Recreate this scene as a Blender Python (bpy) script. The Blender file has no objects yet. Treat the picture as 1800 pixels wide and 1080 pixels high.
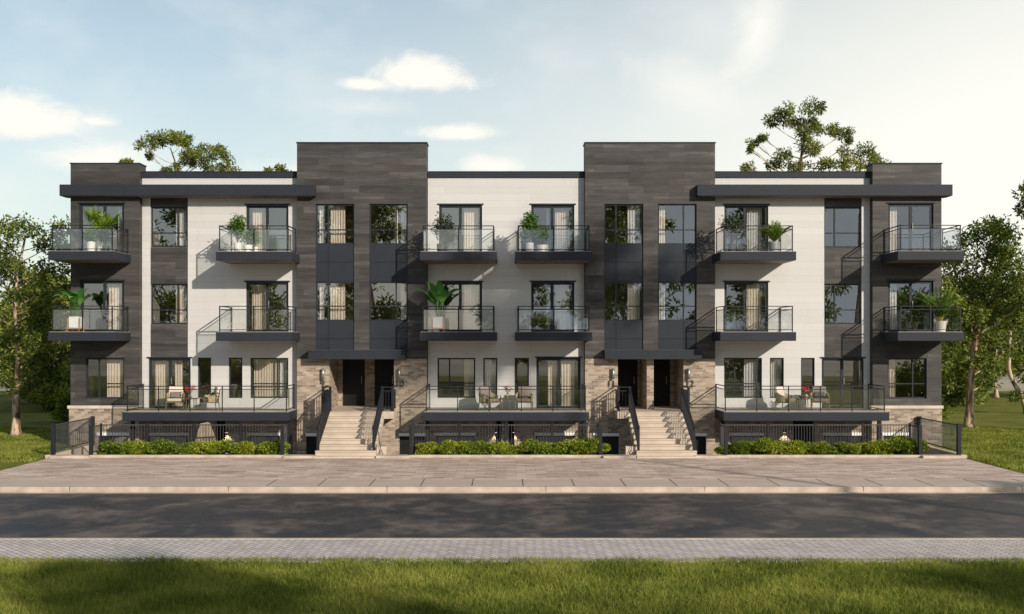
import bpy, math, random
import numpy as np
from mathutils import Vector, Matrix
R = math.radians
scene = bpy.context.scene
COL = scene.collection
rng = np.random.default_rng(7)

# ------------------------------------------------------------------ camera, sky, sun, exposure
EYE = 4.09           # eye height over the paving
F = 1900.0           # focal length in photo pixels (photo is 1800 wide)
cam_d = bpy.data.cameras.new('camera'); cam = bpy.data.objects.new('camera', cam_d); COL.objects.link(cam)
cam.location = (0, 0, EYE); cam.rotation_euler = (R(90), 0, 0)
cam_d.sensor_fit = 'HORIZONTAL'; cam_d.sensor_width = 36.0; cam_d.lens = 36.0 * F / 1800.0
cam_d.shift_x = (900 - 889.5) / 1800.0; cam_d.shift_y = (597 - 540) / 1800.0
cam_d.clip_start = 0.1; cam_d.clip_end = 3000
scene.camera = cam
SUNV = Vector((0.76, -1.0, 0.52)).normalized()
ELEV = math.asin(SUNV.z); AZ = math.atan2(SUNV.x, SUNV.y)   # clockwise from +Y
sun_d = bpy.data.lights.new('sun', 'SUN'); sun = bpy.data.objects.new('sun', sun_d); COL.objects.link(sun)
sun.rotation_euler = SUNV.to_track_quat('Z', 'Y').to_euler()
sun.location = (30, -30, 30)
sun_d.energy = 4.5; sun_d.angle = R(0.8); sun_d.color = (1.0, 0.89, 0.75)
scene.view_settings.view_transform = 'Standard'; scene.view_settings.look = 'None'
scene.view_settings.exposure = 0.12; scene.view_settings.gamma = 1.0
scene.cycles.max_bounces = 8; scene.cycles.transparent_max_bounces = 24
scene.cycles.use_denoising = True

class NT:
    """small helper to write node trees"""
    def __init__(s, nt): s.nt = nt; s.n = nt.nodes; s.l = nt.links
    def node(s, t, **kw):
        n = s.n.new(t)
        for k, v in kw.items(): setattr(n, k, v)
        return n
    def inp(s, sock, v):
        if isinstance(v, bpy.types.NodeSocket): s.l.new(v, sock)
        elif v is not None:
            if sock.type == 'RGBA' and not isinstance(v, (int, float)) and len(v) == 3: v = (*v, 1)
            sock.default_value = v
    def math(s, op, a, b=None, c=None, clamp=False):
        n = s.node('ShaderNodeMath', operation=op); n.use_clamp = clamp
        s.inp(n.inputs[0], a)
        if b is not None: s.inp(n.inputs[1], b)
        if c is not None: s.inp(n.inputs[2], c)
        return n.outputs[0]
    def smooth(s, x, a, b):
        n = s.node('ShaderNodeMapRange', interpolation_type='SMOOTHSTEP')
        s.inp(n.inputs[0], x); n.inputs[1].default_value = a; n.inputs[2].default_value = b
        return n.outputs[0]
    def mix(s, f, a, b, blend='MIX'):
        n = s.node('ShaderNodeMix', data_type='RGBA', blend_type=blend)
        s.inp(n.inputs[0], f); s.inp(n.inputs[6], a); s.inp(n.inputs[7], b)
        return n.outputs[2]
    def noise(s, vec, scale, detail=3, rough=0.5, dist=0.0):
        n = s.node('ShaderNodeTexNoise'); s.inp(n.inputs['Vector'], vec)
        n.inputs['Scale'].default_value = scale; n.inputs['Detail'].default_value = detail
        n.inputs['Roughness'].default_value = rough; n.inputs['Distortion'].default_value = dist
        return n.outputs[0]
    def comb(s, x, y, z):
        n = s.node('ShaderNodeCombineXYZ')
        for i, v in enumerate((x, y, z)): s.inp(n.inputs[i], v)
        return n.outputs[0]
    def sep(s, v):
        n = s.node('ShaderNodeSeparateXYZ'); s.inp(n.inputs[0], v); return n.outputs
    def ramp(s, f, stops, interp='LINEAR'):
        n = s.node('ShaderNodeValToRGB'); s.inp(n.inputs[0], f); cr = n.color_ramp; cr.interpolation = interp
        while len(cr.elements) < len(stops): cr.elements.new(0.5)
        for e, (p, c) in zip(cr.elements, stops): e.position = p; e.color = (*c, 1)
        return n.outputs[0]

world = bpy.data.worlds.new('World'); scene.world = world; world.use_nodes = True
W = NT(world.node_tree); W.n.clear()
SKY_STR = 0.14
sky = W.node('ShaderNodeTexSky', sky_type='NISHITA', sun_disc=False)
sky.sun_elevation = ELEV; sky.sun_rotation = AZ; sky.altitude = 0; sky.air_density = 1.0; sky.dust_density = 1.0; sky.ozone_density = 1.0
tc = W.node('ShaderNodeTexCoord').outputs['Generated']
dx, dy, dz = W.sep(tc)
az = W.math('ARCTAN2', dx, dy); el = W.math('ARCSINE', dz)      # azimuth from +Y, elevation
K = 1 / SKY_STR
def c3(r, g, b): return (r * K, g * K, b * K)
# thin high haze: pale towards the horizon and towards the right
hz = W.smooth(el, 0.42, -0.02)
rt = W.smooth(az, -0.35, 0.55)
haze_f = W.math('ADD', W.math('MULTIPLY', hz, 0.72), W.math('MULTIPLY', rt, 0.62), clamp=True)
haze_f = W.math('MULTIPLY', haze_f, W.smooth(el, 1.3, 0.25))
hz_col = W.mix(W.smooth(az, -0.35, 0.45), c3(0.63, 0.71, 0.71), c3(0.97, 0.95, 0.86))
hz_col = W.mix(W.smooth(dy, 0.45, -0.25), hz_col, c3(0.56, 0.62, 0.66))
base = W.mix(1.0, sky.outputs[0], (1.13, 1.02, 0.87), 'MULTIPLY')
base = W.mix(haze_f, base, hz_col)
# broken clouds over the roofs: soft banks by direction, edges broken by noise
cv = W.comb(az, W.math('MULTIPLY', el, 1.6), 0.0)
n1 = W.noise(cv, 20, 8, 0.66, 0.5); n2 = W.noise(cv, 7, 4, 0.55)
def bank(px, py, rx, ry, soft=0.55, k=1.5, tilt=0.0):
    a0 = math.atan((px - 889.5) / F); e0 = math.atan((597 - py) / F * math.cos(a0))
    u = W.math('DIVIDE', W.math('SUBTRACT', az, a0), rx / F); v = W.math('DIVIDE', W.math('SUBTRACT', el, e0), ry / F)
    if tilt: u = W.math('ADD', u, W.math('MULTIPLY', v, tilt))
    # flat-bottomed: squash the lower half
    v2 = W.math('MULTIPLY', v, W.math('ADD', 1.0, W.math('MULTIPLY', W.math('LESS_THAN', v, 0.0), 0.5)))
    d = W.math('SQRT', W.math('ADD', W.math('MULTIPLY', u, u), W.math('MULTIPLY', v2, v2)))
    f = W.math('ADD', W.math('SUBTRACT', 1.0, d), W.math('MULTIPLY', W.math('SUBTRACT', n1, 0.5), k))
    return W.smooth(f, 0.0, soft)
banks = [bank(748, 138, 122, 46, 0.65, 1.5), bank(645, 150, 66, 18, 0.8, 1.3), bank(45, 212, 140, 50, 0.75, 1.7), bank(168, 214, 50, 18, 1.0, 1.6),
         bank(170, 284, 115, 48, 0.9, 1.5), bank(812, 236, 105, 23, 0.9, 1.3), bank(868, 292, 70, 30, 0.8, 1.4), bank(520, 300, 160, 30, 2.0, 1.6), bank(640, 190, 170, 26, 2.6, 1.7)]
m = banks[0]
for b in banks[1:]: m = W.math('MAXIMUM', m, b)
col = W.mix(W.math('MULTIPLY', m, 0.95), base, c3(1.0, 0.95, 0.86))
# wispy streaks upper right
def streak(px, py, rx, ry, tilt, k):
    return W.math('MULTIPLY', bank(px, py, rx, ry, 1.2, 1.1, tilt), k)
col = W.mix(streak(1330, 60, 62, 175, -0.95, 1.0), col, c3(0.95, 0.93, 0.86))
col = W.mix(streak(1215, 165, 130, 105, 0.9, 0.6), col, c3(0.95, 0.92, 0.86))
vn = W.math('MULTIPLY', W.smooth(n2, 0.42, 0.72), 0.34)
col = W.mix(W.math('MULTIPLY', vn, W.smooth(el, 0.8, 0.1)), col, c3(0.90, 0.90, 0.87))
bg = W.node('ShaderNodeBackground'); bg.inputs[1].default_value = SKY_STR
W.l.new(col, bg.inputs[0])
W.l.new(bg.outputs[0], W.node('ShaderNodeOutputWorld').inputs[0])

# ------------------------------------------------------------------ photo pixel -> place on a plane at distance Y
def fx(px, Y): return (px - 889.5) * Y / F
def fz(py, Y): return EYE + (597 - py) * Y / F
WP = 41.57     # siding wall plane
TP = 41.25     # plank towers and end blocks
BF = 39.70     # front of balconies and decks
EF = 39.50     # front of the end balconies

# ------------------------------------------------------------------ materials
def mat(name):
    m = bpy.data.materials.new(name); m.use_nodes = True
    t = NT(m.node_tree); t.n.clear()
    out = t.node('ShaderNodeOutputMaterial'); p = t.node('ShaderNodeBsdfPrincipled')
    t.l.new(p.outputs[0], out.inputs[0])
    return m, t, p, out
def setp(t, p, **kw):
    for k, v in kw.items(): t.inp(p.inputs[k], v)
def pos(t): return t.node('ShaderNodeNewGeometry').outputs['Position']
def bump(t, p, h, strength=0.3, dist=0.02):
    b = t.node('ShaderNodeBump'); b.inputs['Strength'].default_value = strength; b.inputs['Distance'].default_value = dist
    t.l.new(h, b.inputs['Height']); t.l.new(b.outputs[0], p.inputs['Normal'])
def simple(name, colr, rough=0.5, var=0.12, scale=6.0, metallic=0.0, bmp=0.0, spec=0.5):
    m, t, p, o = mat(name); p.inputs['Specular IOR Level'].default_value = spec
    ob = t.node('ShaderNodeTexCoord').outputs['Object']
    n = t.noise(ob, scale, 4)
    d = tuple(c * (1 - var) for c in colr); l = tuple(min(1, c * (1 + var)) for c in colr)
    setp(t, p, **{'Base Color': t.mix(t.smooth(n, 0.3, 0.7), d, l), 'Roughness': t.math('ADD', rough - 0.06, t.math('MULTIPLY', n, 0.12)), 'Metallic': metallic})
    if bmp: bump(t, p, t.noise(ob, scale * 6, 4), bmp, 0.01)
    return m
def wallvec(t):
    x, y, z = t.sep(pos(t))
    return t.comb(t.math('ADD', x, y), z, 0.0), x, y, z
def brick_tex(t, vec, w, h, mortar, offset=0.5, c1=(0, 0, 0), c2=(1, 1, 1), mc=(0.5, 0.5, 0.5), bias=0.0, smooth=0.1):
    n = t.node('ShaderNodeTexBrick'); n.offset = offset; n.offset_frequency = 2; n.squash = 1.0
    t.inp(n.inputs['Vector'], vec); t.inp(n.inputs['Color1'], c1); t.inp(n.inputs['Color2'], c2); t.inp(n.inputs['Mortar'], mc)
    n.inputs['Scale'].default_value = 1.0; n.inputs['Mortar Size'].default_value = mortar; n.inputs['Mortar Smooth'].default_value = smooth
    n.inputs['Bias'].default_value = bias; n.inputs['Brick Width'].default_value = w; n.inputs['Row Height'].default_value = h
    return n.outputs['Color'], n.outputs['Fac']

def plank_mat():
    m, t, p, o = mat('dark_planks'); v, x, y, z = wallvec(t)
    c, f = brick_tex(t, v, 1.55, 0.262, 0.004, 0.37)
    gr = t.noise(t.comb(t.math('MULTIPLY', t.math('ADD', x, y), 1.6), t.math('MULTIPLY', z, 26), 0.0), 1.0, 5, 0.65)
    pat = t.noise(t.comb(t.math('MULTIPLY', t.math('ADD', x, y), 0.9), t.math('MULTIPLY', z, 5.5), 3.0), 1.0, 3)
    c2, f2 = brick_tex(t, v, 2.3, 0.131, 0.002, 0.61)
    r = t.math('ADD', t.math('ADD', t.math('MULTIPLY', t.sep(c)[0], 0.20), t.math('MULTIPLY', t.sep(c2)[0], 0.14)), t.math('ADD', t.math('MULTIPLY', gr, 0.45), t.math('MULTIPLY', pat, 0.36)))
    base = t.ramp(r, [(0.34, (0.020, 0.0185, 0.018)), (0.50, (0.037, 0.035, 0.034)), (0.64, (0.056, 0.053, 0.051)), (0.80, (0.105, 0.099, 0.095))])
    base = t.mix(t.math('MULTIPLY', f, 0.75), base, (0.02, 0.018, 0.017))
    setp(t, p, **{'Base Color': base, 'Roughness': 0.62, 'Specular IOR Level': 0.35})
    bump(t, p, t.math('SUBTRACT', gr, t.math('MULTIPLY', f, 1.5)), 0.25, 0.012)
    return m
def siding_mat():
    m, t, p, o = mat('white_siding'); v, x, y, z = wallvec(t)
    c, f = brick_tex(t, v, 5.6, 0.262, 0.003, 0.41)
    gr = t.noise(t.comb(t.math('MULTIPLY', t.math('ADD', x, y), 0.8), t.math('MULTIPLY', z, 18), 0.0), 1.0, 4, 0.6)
    r = t.math('ADD', t.math('MULTIPLY', t.sep(c)[0], 0.6), t.math('MULTIPLY', gr, 0.5))
    base = t.mix(r, (0.47, 0.468, 0.465), (0.545, 0.543, 0.54))
    dirt = t.noise(t.comb(t.math('MULTIPLY', t.math('ADD', x, y), 2.2), t.math('MULTIPLY', z, 0.5), 7.0), 1.0, 5, 0.7)
    base = t.mix(t.math('MULTIPLY', t.smooth(dirt, 0.48, 0.75), 0.28), base, (0.40, 0.38, 0.35))
    base = t.mix(t.math('MULTIPLY', f, 0.6), base, (0.25, 0.24, 0.23))
    setp(t, p, **{'Base Color': base, 'Roughness': 0.6})
    bump(t, p, t.math('SUBTRACT', gr, t.math('MULTIPLY', f, 2.0)), 0.18, 0.01)
    return m
def brick_mat():
    m, t, p, o = mat('taupe_brick'); v, x, y, z = wallvec(t)
    c, f = brick_tex(t, v, 0.25, 0.084, 0.006, 0.5)
    nz = t.noise(v, 22, 4, 0.6); big = t.noise(t.comb(t.math('MULTIPLY', t.math('ADD', x, y), 1.2), t.math('MULTIPLY', z, 4.0), 0), 1.0, 3)
    r = t.math('ADD', t.math('ADD', 0.07, t.math('MULTIPLY', t.sep(c)[0], 0.46)), t.math('ADD', t.math('MULTIPLY', nz, 0.26), t.math('MULTIPLY', t.math('SUBTRACT', big, 0.3), 0.5)))
    base = t.ramp(r, [(0.15, (0.110, 0.085, 0.066)), (0.4, (0.235, 0.185, 0.142)), (0.62, (0.36, 0.29, 0.225)), (0.9, (0.46, 0.385, 0.31))])
    base = t.mix(f, base, (0.40, 0.345, 0.28))
    setp(t, p, **{'Base Color': base, 'Roughness': 0.85})
    bump(t, p, t.math('SUBTRACT', t.math('MULTIPLY', nz, 0.5), f), 0.5, 0.012)
    return m
def paver_mat(name, w, h, cols, mc, mortar, rot=0.0, streaks=(0.35, 1.6), rough=0.75, off=0.5):
    m, t, p, o = mat(name)
    x, y, z = t.sep(pos(t))
    if rot:
        c_, s_ = math.cos(rot), math.sin(rot)
        x2 = t.math('SUBTRACT', t.math('MULTIPLY', x, c_), t.math('MULTIPLY', y, s_)); y2 = t.math('ADD', t.math('MULTIPLY', x, s_), t.math('MULTIPLY', y, c_))
    else: x2, y2 = x, y
    wob = t.math('MULTIPLY', t.math('SUBTRACT', t.noise(pos(t), 3.0, 2), 0.5), 0.05)
    c, f = brick_tex(t, t.comb(t.math('ADD', x2, wob), t.math('ADD', y2, wob), 0), w, h, mortar, off)
    st = t.noise(t.comb(t.math('MULTIPLY', x, streaks[0]), t.math('MULTIPLY', y, streaks[1]), 0), 1.0, 5, 0.62)
    fine = t.noise(pos(t), 30, 3)
    r = t.math('ADD', t.math('MULTIPLY', t.sep(c)[0], 0.36), t.math('ADD', t.math('MULTIPLY', st, 0.55), t.math('MULTIPLY', fine, 0.14)))
    base = t.ramp(r, [(0.22, cols[0]), (0.5, cols[1]), (0.8, cols[2])])
    stain = t.noise(t.comb(t.math('MULTIPLY', x, 0.45), t.math('MULTIPLY', y, 0.5), 9.0), 1.0, 6, 0.7)
    base = t.mix(t.math('MULTIPLY', t.smooth(stain, 0.52, 0.72), 0.35), base, tuple(c * 0.8 for c in cols[0]))
    base = t.mix(t.math('MULTIPLY', f, 0.8), base, mc)
    setp(t, p, **{'Base Color': base, 'Roughness': rough})
    bump(t, p, t.math('SUBTRACT', t.math('MULTIPLY', fine, 0.3), f), 0.4, 0.01)
    return m
def asphalt_mat():
    m, t, p, o = mat('asphalt'); x, y, z = t.sep(pos(t))
    v = t.comb(t.math('MULTIPLY', x, 0.62), t.math('MULTIPLY', y, 0.55), 0)
    a = t.noise(v, 1.0, 8, 0.66, 0.3); b = t.noise(t.comb(t.math('MULTIPLY', x, 2.2), t.math('MULTIPLY', y, 1.9), 4), 1.0, 6, 0.7)
    g = t.noise(pos(t), 60, 3, 0.7)
    r = t.math('ADD', t.math('MULTIPLY', a, 0.72), t.math('MULTIPLY', b, 0.32))
    base = t.ramp(r, [(0.42, (0.020, 0.022, 0.027)), (0.50, (0.036, 0.035, 0.037)), (0.56, (0.080, 0.066, 0.059)), (0.64, (0.135, 0.112, 0.098))])
    base = t.mix(t.math('MULTIPLY', t.smooth(g, 0.55, 0.75), 0.35), base, (0.11, 0.10, 0.095))
    rr = t.math('ADD', 0.42, t.math('MULTIPLY', t.smooth(r, 0.35, 0.65), 0.3))
    setp(t, p, **{'Base Color': base, 'Roughness': rr, 'Specular IOR Level': 0.4}); bump(t, p, g, 0.35, 0.008)
    return m
def lawn_mat():
    m, t, p, o = mat('lawn'); v = pos(t)
    a = t.noise(v, 0.5, 4); b = t.noise(v, 9, 5, 0.7)
    r = t.math('ADD', t.math('MULTIPLY', a, 0.5), t.math('MULTIPLY', b, 0.5))
    base = t.ramp(r, [(0.3, (0.07, 0.085, 0.014)), (0.5, (0.145, 0.155, 0.026)), (0.7, (0.23, 0.22, 0.045))])
    setp(t, p, **{'Base Color': base, 'Roughness': 0.9, 'Specular IOR Level': 0.1}); bump(t, p, b, 0.9, 0.08)
    return m
def leaf_mat(name, dark, mid, light, trans=0.3, rough=0.5, spec=0.3):
    m, t, p, o = mat(name)
    g = t.node('ShaderNodeNewGeometry'); rp = g.outputs['Random Per Island']
    big = t.noise(g.outputs['Position'], 0.7, 2)
    r = t.math('ADD', t.math('MULTIPLY', rp, 0.6), t.math('MULTIPLY', t.smooth(big, 0.3, 0.7), 0.4))
    base = t.ramp(r, [(0.1, dark), (0.46, mid), (0.88, light)])
    setp(t, p, **{'Base Color': base, 'Roughness': rough, 'Specular IOR Level': spec})
    tr = t.node('ShaderNodeBsdfTranslucent'); t.l.new(t.mix(1.0, base, (1.2, 1.25, 0.55), 'MULTIPLY'), tr.inputs[0])
    mx = t.node('ShaderNodeMixShader'); mx.inputs[0].default_value = trans
    t.l.new(p.outputs[0], mx.inputs[1]); t.l.new(tr.outputs[0], mx.inputs[2]); t.l.new(mx.outputs[0], o.inputs[0])
    return m
def bark_mat():
    m, t, p, o = mat('bark'); x, y, z = t.sep(pos(t))
    a = t.noise(t.comb(t.math('MULTIPLY', x, 5), t.math('MULTIPLY', y, 5), t.math('MULTIPLY', z, 1.1)), 1.0, 5, 0.65, 0.5)
    base = t.ramp(a, [(0.36, (0.06, 0.042, 0.032)), (0.46, (0.25, 0.155, 0.09)), (0.52, (0.50, 0.38, 0.26)), (0.70, (0.46, 0.42, 0.36))])
    setp(t, p, **{'Base Color': base, 'Roughness': 0.85}); bump(t, p, a, 0.6, 0.04)
    return m
def glass_mat(name, tint, refl, rough=0.0, wob=0.0):
    m, t, p, o = mat(name); t.n.remove(p)
    tr = t.node('ShaderNodeBsdfTransparent'); t.inp(tr.inputs[0], tint)
    gl = t.node('ShaderNodeBsdfGlossy'); t.inp(gl.inputs[0], (0.95, 0.97, 1.0)); gl.inputs['Roughness'].default_value = rough
    x = pos(t); nb = t.node('ShaderNodeBump'); nb.inputs['Strength'].default_value = wob; nb.inputs['Distance'].default_value = 0.02
    t.l.new(t.noise(x, 1.3, 2), nb.inputs['Height']); (t.l.new(nb.outputs[0], gl.inputs['Normal']) if wob else None)
    lw = t.node('ShaderNodeLayerWeight'); lw.inputs[0].default_value = 0.25
    f = t.math('ADD', refl, t.math('MULTIPLY', lw.outputs['Fresnel'], 0.6), clamp=True)
    f = t.math('MULTIPLY', f, t.math('SUBTRACT', 1.0, t.node('ShaderNodeNewGeometry').outputs['Backfacing']))
    mx = t.node('ShaderNodeMixShader'); t.l.new(f, mx.inputs[0]); t.l.new(tr.outputs[0], mx.inputs[1]); t.l.new(gl.outputs[0], mx.inputs[2])
    t.l.new(mx.outputs[0], o.inputs[0])
    return m
def curtain_mat(name, colr):
    m, t, p, o = mat(name)
    setp(t, p, **{'Base Color': colr, 'Roughness': 0.9})
    x, y, z = t.sep(pos(t))
    w = t.noise(t.comb(t.math('MULTIPLY', x, 60), 0, t.math('MULTIPLY', z, 3)), 1.0, 2)
    t.inp(p.inputs['Base Color'], t.mix(w, tuple(c * 0.85 for c in colr), tuple(min(1, c * 1.1) for c in colr)))
    tr = t.node('ShaderNodeBsdfTranslucent'); t.inp(tr.inputs[0], colr)
    mx = t.node('ShaderNodeMixShader'); mx.inputs[0].default_value = 0.25
    t.l.new(p.outputs[0], mx.inputs[1]); t.l.new(tr.outputs[0], mx.inputs[2]); t.l.new(mx.outputs[0], o.inputs[0])
    return m

M = dict(
    plank=plank_mat(), siding=siding_mat(), brick=brick_mat(), asphalt=asphalt_mat(), lawn=lawn_mat(), bark=bark_mat(),
    paver=paver_mat('driveway_pavers', 0.62, 0.20, [(0.28, 0.205, 0.165), (0.50, 0.385, 0.315), (0.70, 0.575, 0.49)], (0.12, 0.095, 0.08), 0.006, streaks=(0.75, 1.05)),
    walk=paver_mat('sidewalk_concrete', 500, 500, [(0.40, 0.32, 0.265), (0.50, 0.41, 0.345), (0.58, 0.49, 0.42)], (0.3, 0.25, 0.2), 0.001, streaks=(0.5, 2.2)),
    cobble=paver_mat('lane_setts', 0.24, 0.125, [(0.40, 0.36, 0.335), (0.52, 0.475, 0.445), (0.63, 0.585, 0.555)], (0.10, 0.088, 0.08), 0.012, rot=R(45), streaks=(0.6, 0.9)),
    kerb=simple('kerb_concrete', (0.45, 0.375, 0.305), 0.8, 0.18, 2.0, bmp=0.2),
    concrete=simple('stair_concrete', (0.47, 0.395, 0.32), 0.8, 0.10, 1.5, bmp=0.12),
    stone=simple('ledge_stone', (0.55, 0.48, 0.40), 0.8, 0.1, 3.0, bmp=0.1), lintel=simple('lintel_concrete', (0.78, 0.79, 0.80), 0.8, 0.05, 3.0),
    fascia=simple('charcoal_cladding', (0.0235, 0.028, 0.037), 0.55, 0.06, 1.5, spec=0.18),
    soffit=simple('soffit_boards', (0.16, 0.115, 0.085), 0.6, 0.15, 3.0),
    frame=simple('window_frame_metal', (0.022, 0.025, 0.031), 0.5, 0.08, 3.0, spec=0.2),
    rail=simple('railing_metal', (0.017, 0.019, 0.023), 0.5, 0.1, 5.0, spec=0.2),
    fence=simple('lit_fence_metal', (0.050, 0.053, 0.058), 0.5, 0.1, 5.0, spec=0.25),  # railing metal lightened to paint in the pickets' sunlit grey
    joint=simple('joint_gap', (0.035, 0.03, 0.026), 0.9, 0.1, 3.0),
    door=simple('entry_door_paint', (0.013, 0.0125, 0.013), 0.5, 0.1, 2.0, spec=0.2),
    floor=simple('deck_tiles', (0.46, 0.40, 0.355), 0.7, 0.08, 2.5),
    interior=simple('interior_plaster', (0.30, 0.265, 0.225), 0.9, 0.05, 1.0),
    roof=simple('roof_membrane', (0.10, 0.10, 0.105), 0.9, 0.1, 1.0),
    glass=glass_mat('window_glass', (0.94, 0.95, 0.955, 1), 0.24, wob=0.02), rglass=glass_mat('railing_glass', (0.965, 0.975, 0.972, 1), 0.15),
    cur=curtain_mat('beige_curtain', (0.93, 0.79, 0.66)), curw=curtain_mat('white_curtain', (0.90, 0.88, 0.86)),
    whitepot=simple('white_ceramic', (0.78, 0.76, 0.73), 0.35, 0.05, 5.0), greypot=simple('grey_ceramic', (0.30, 0.31, 0.32), 0.5, 0.1, 5.0),
    darkpot=simple('black_ceramic', (0.03, 0.032, 0.034), 0.4, 0.1, 5.0), soil=simple('potting_soil', (0.03, 0.021, 0.014), 0.95, 0.3, 20.0),
    copper=simple('copper_stand', (0.42, 0.17, 0.07), 0.4, 0.1, 4.0), wicker=simple('white_wicker', (0.70, 0.66, 0.60), 0.8, 0.15, 30.0, bmp=0.4),
    wood=simple('chair_wood', (0.17, 0.115, 0.06), 0.5, 0.25, 12.0), weave=simple('chair_weave', (0.40, 0.33, 0.20), 0.7, 0.3, 30.0, bmp=0.5),
    cream=simple('cream_cushion', (0.62, 0.54, 0.46), 0.9, 0.06, 8.0), taupe=simple('taupe_cushion', (0.20, 0.165, 0.145), 0.9, 0.1, 8.0),
    navy=simple('slate_cushion', (0.07, 0.07, 0.085), 0.9, 0.1, 8.0), red=simple('red_petals', (0.55, 0.03, 0.03), 0.6, 0.2, 30.0),
    pink=simple('pink_petals', (0.55, 0.14, 0.19), 0.6, 0.25, 30.0), vase=simple('vase_glaze', (0.42, 0.36, 0.26), 0.25, 0.15, 8.0),
    lampmetal=simple('lamp_metal', (0.36, 0.37, 0.33), 0.3, 0.1, 5.0, metallic=0.6), number=simple('number_metal', (0.05, 0.045, 0.045), 0.4, 0.1, 8.0),
    wedge=simple('lit_wedge', (0.30, 0.24, 0.175), 0.9, 0.25, 4.0, bmp=0.6), stem=simple('plant_stem', (0.10, 0.075, 0.04), 0.8, 0.2, 9.0),
    lf_tree=leaf_mat('tree_leaves', (0.026, 0.050, 0.014), (0.110, 0.160, 0.034), (0.36, 0.39, 0.075), 0.42),
    lf_bg=leaf_mat('far_leaves', (0.040, 0.066, 0.018), (0.145, 0.185, 0.040), (0.37, 0.38, 0.075), 0.42),
    lf_bush=leaf_mat('shrub_leaves', (0.045, 0.085, 0.010), (0.155, 0.225, 0.024), (0.44, 0.46, 0.042), 0.3),
    lf_palm=leaf_mat('palm_leaves', (0.054, 0.120, 0.012), (0.144, 0.252, 0.022), (0.288, 0.384, 0.042), 0.35),
    lf_ficus=leaf_mat('ficus_leaves', (0.026, 0.078, 0.013), (0.072, 0.163, 0.021), (0.182, 0.286, 0.039), 0.3),
    lf_big=leaf_mat('broad_leaves', (0.030, 0.105, 0.028), (0.065, 0.19, 0.040), (0.16, 0.32, 0.06), 0.25, 0.3),
    lf_dark=leaf_mat('dark_leaves', (0.010, 0.020, 0.008), (0.022, 0.040, 0.014), (0.05, 0.07, 0.022), 0.2),
    grass=leaf_mat('grass_blades', (0.080, 0.110, 0.017), (0.185, 0.225, 0.038), (0.38, 0.38, 0.09), 0.35, 0.6, 0.15),
    yellowstem=simple('yellow_stems', (0.42, 0.38, 0.03), 0.5, 0.15, 9.0),
)

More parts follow.
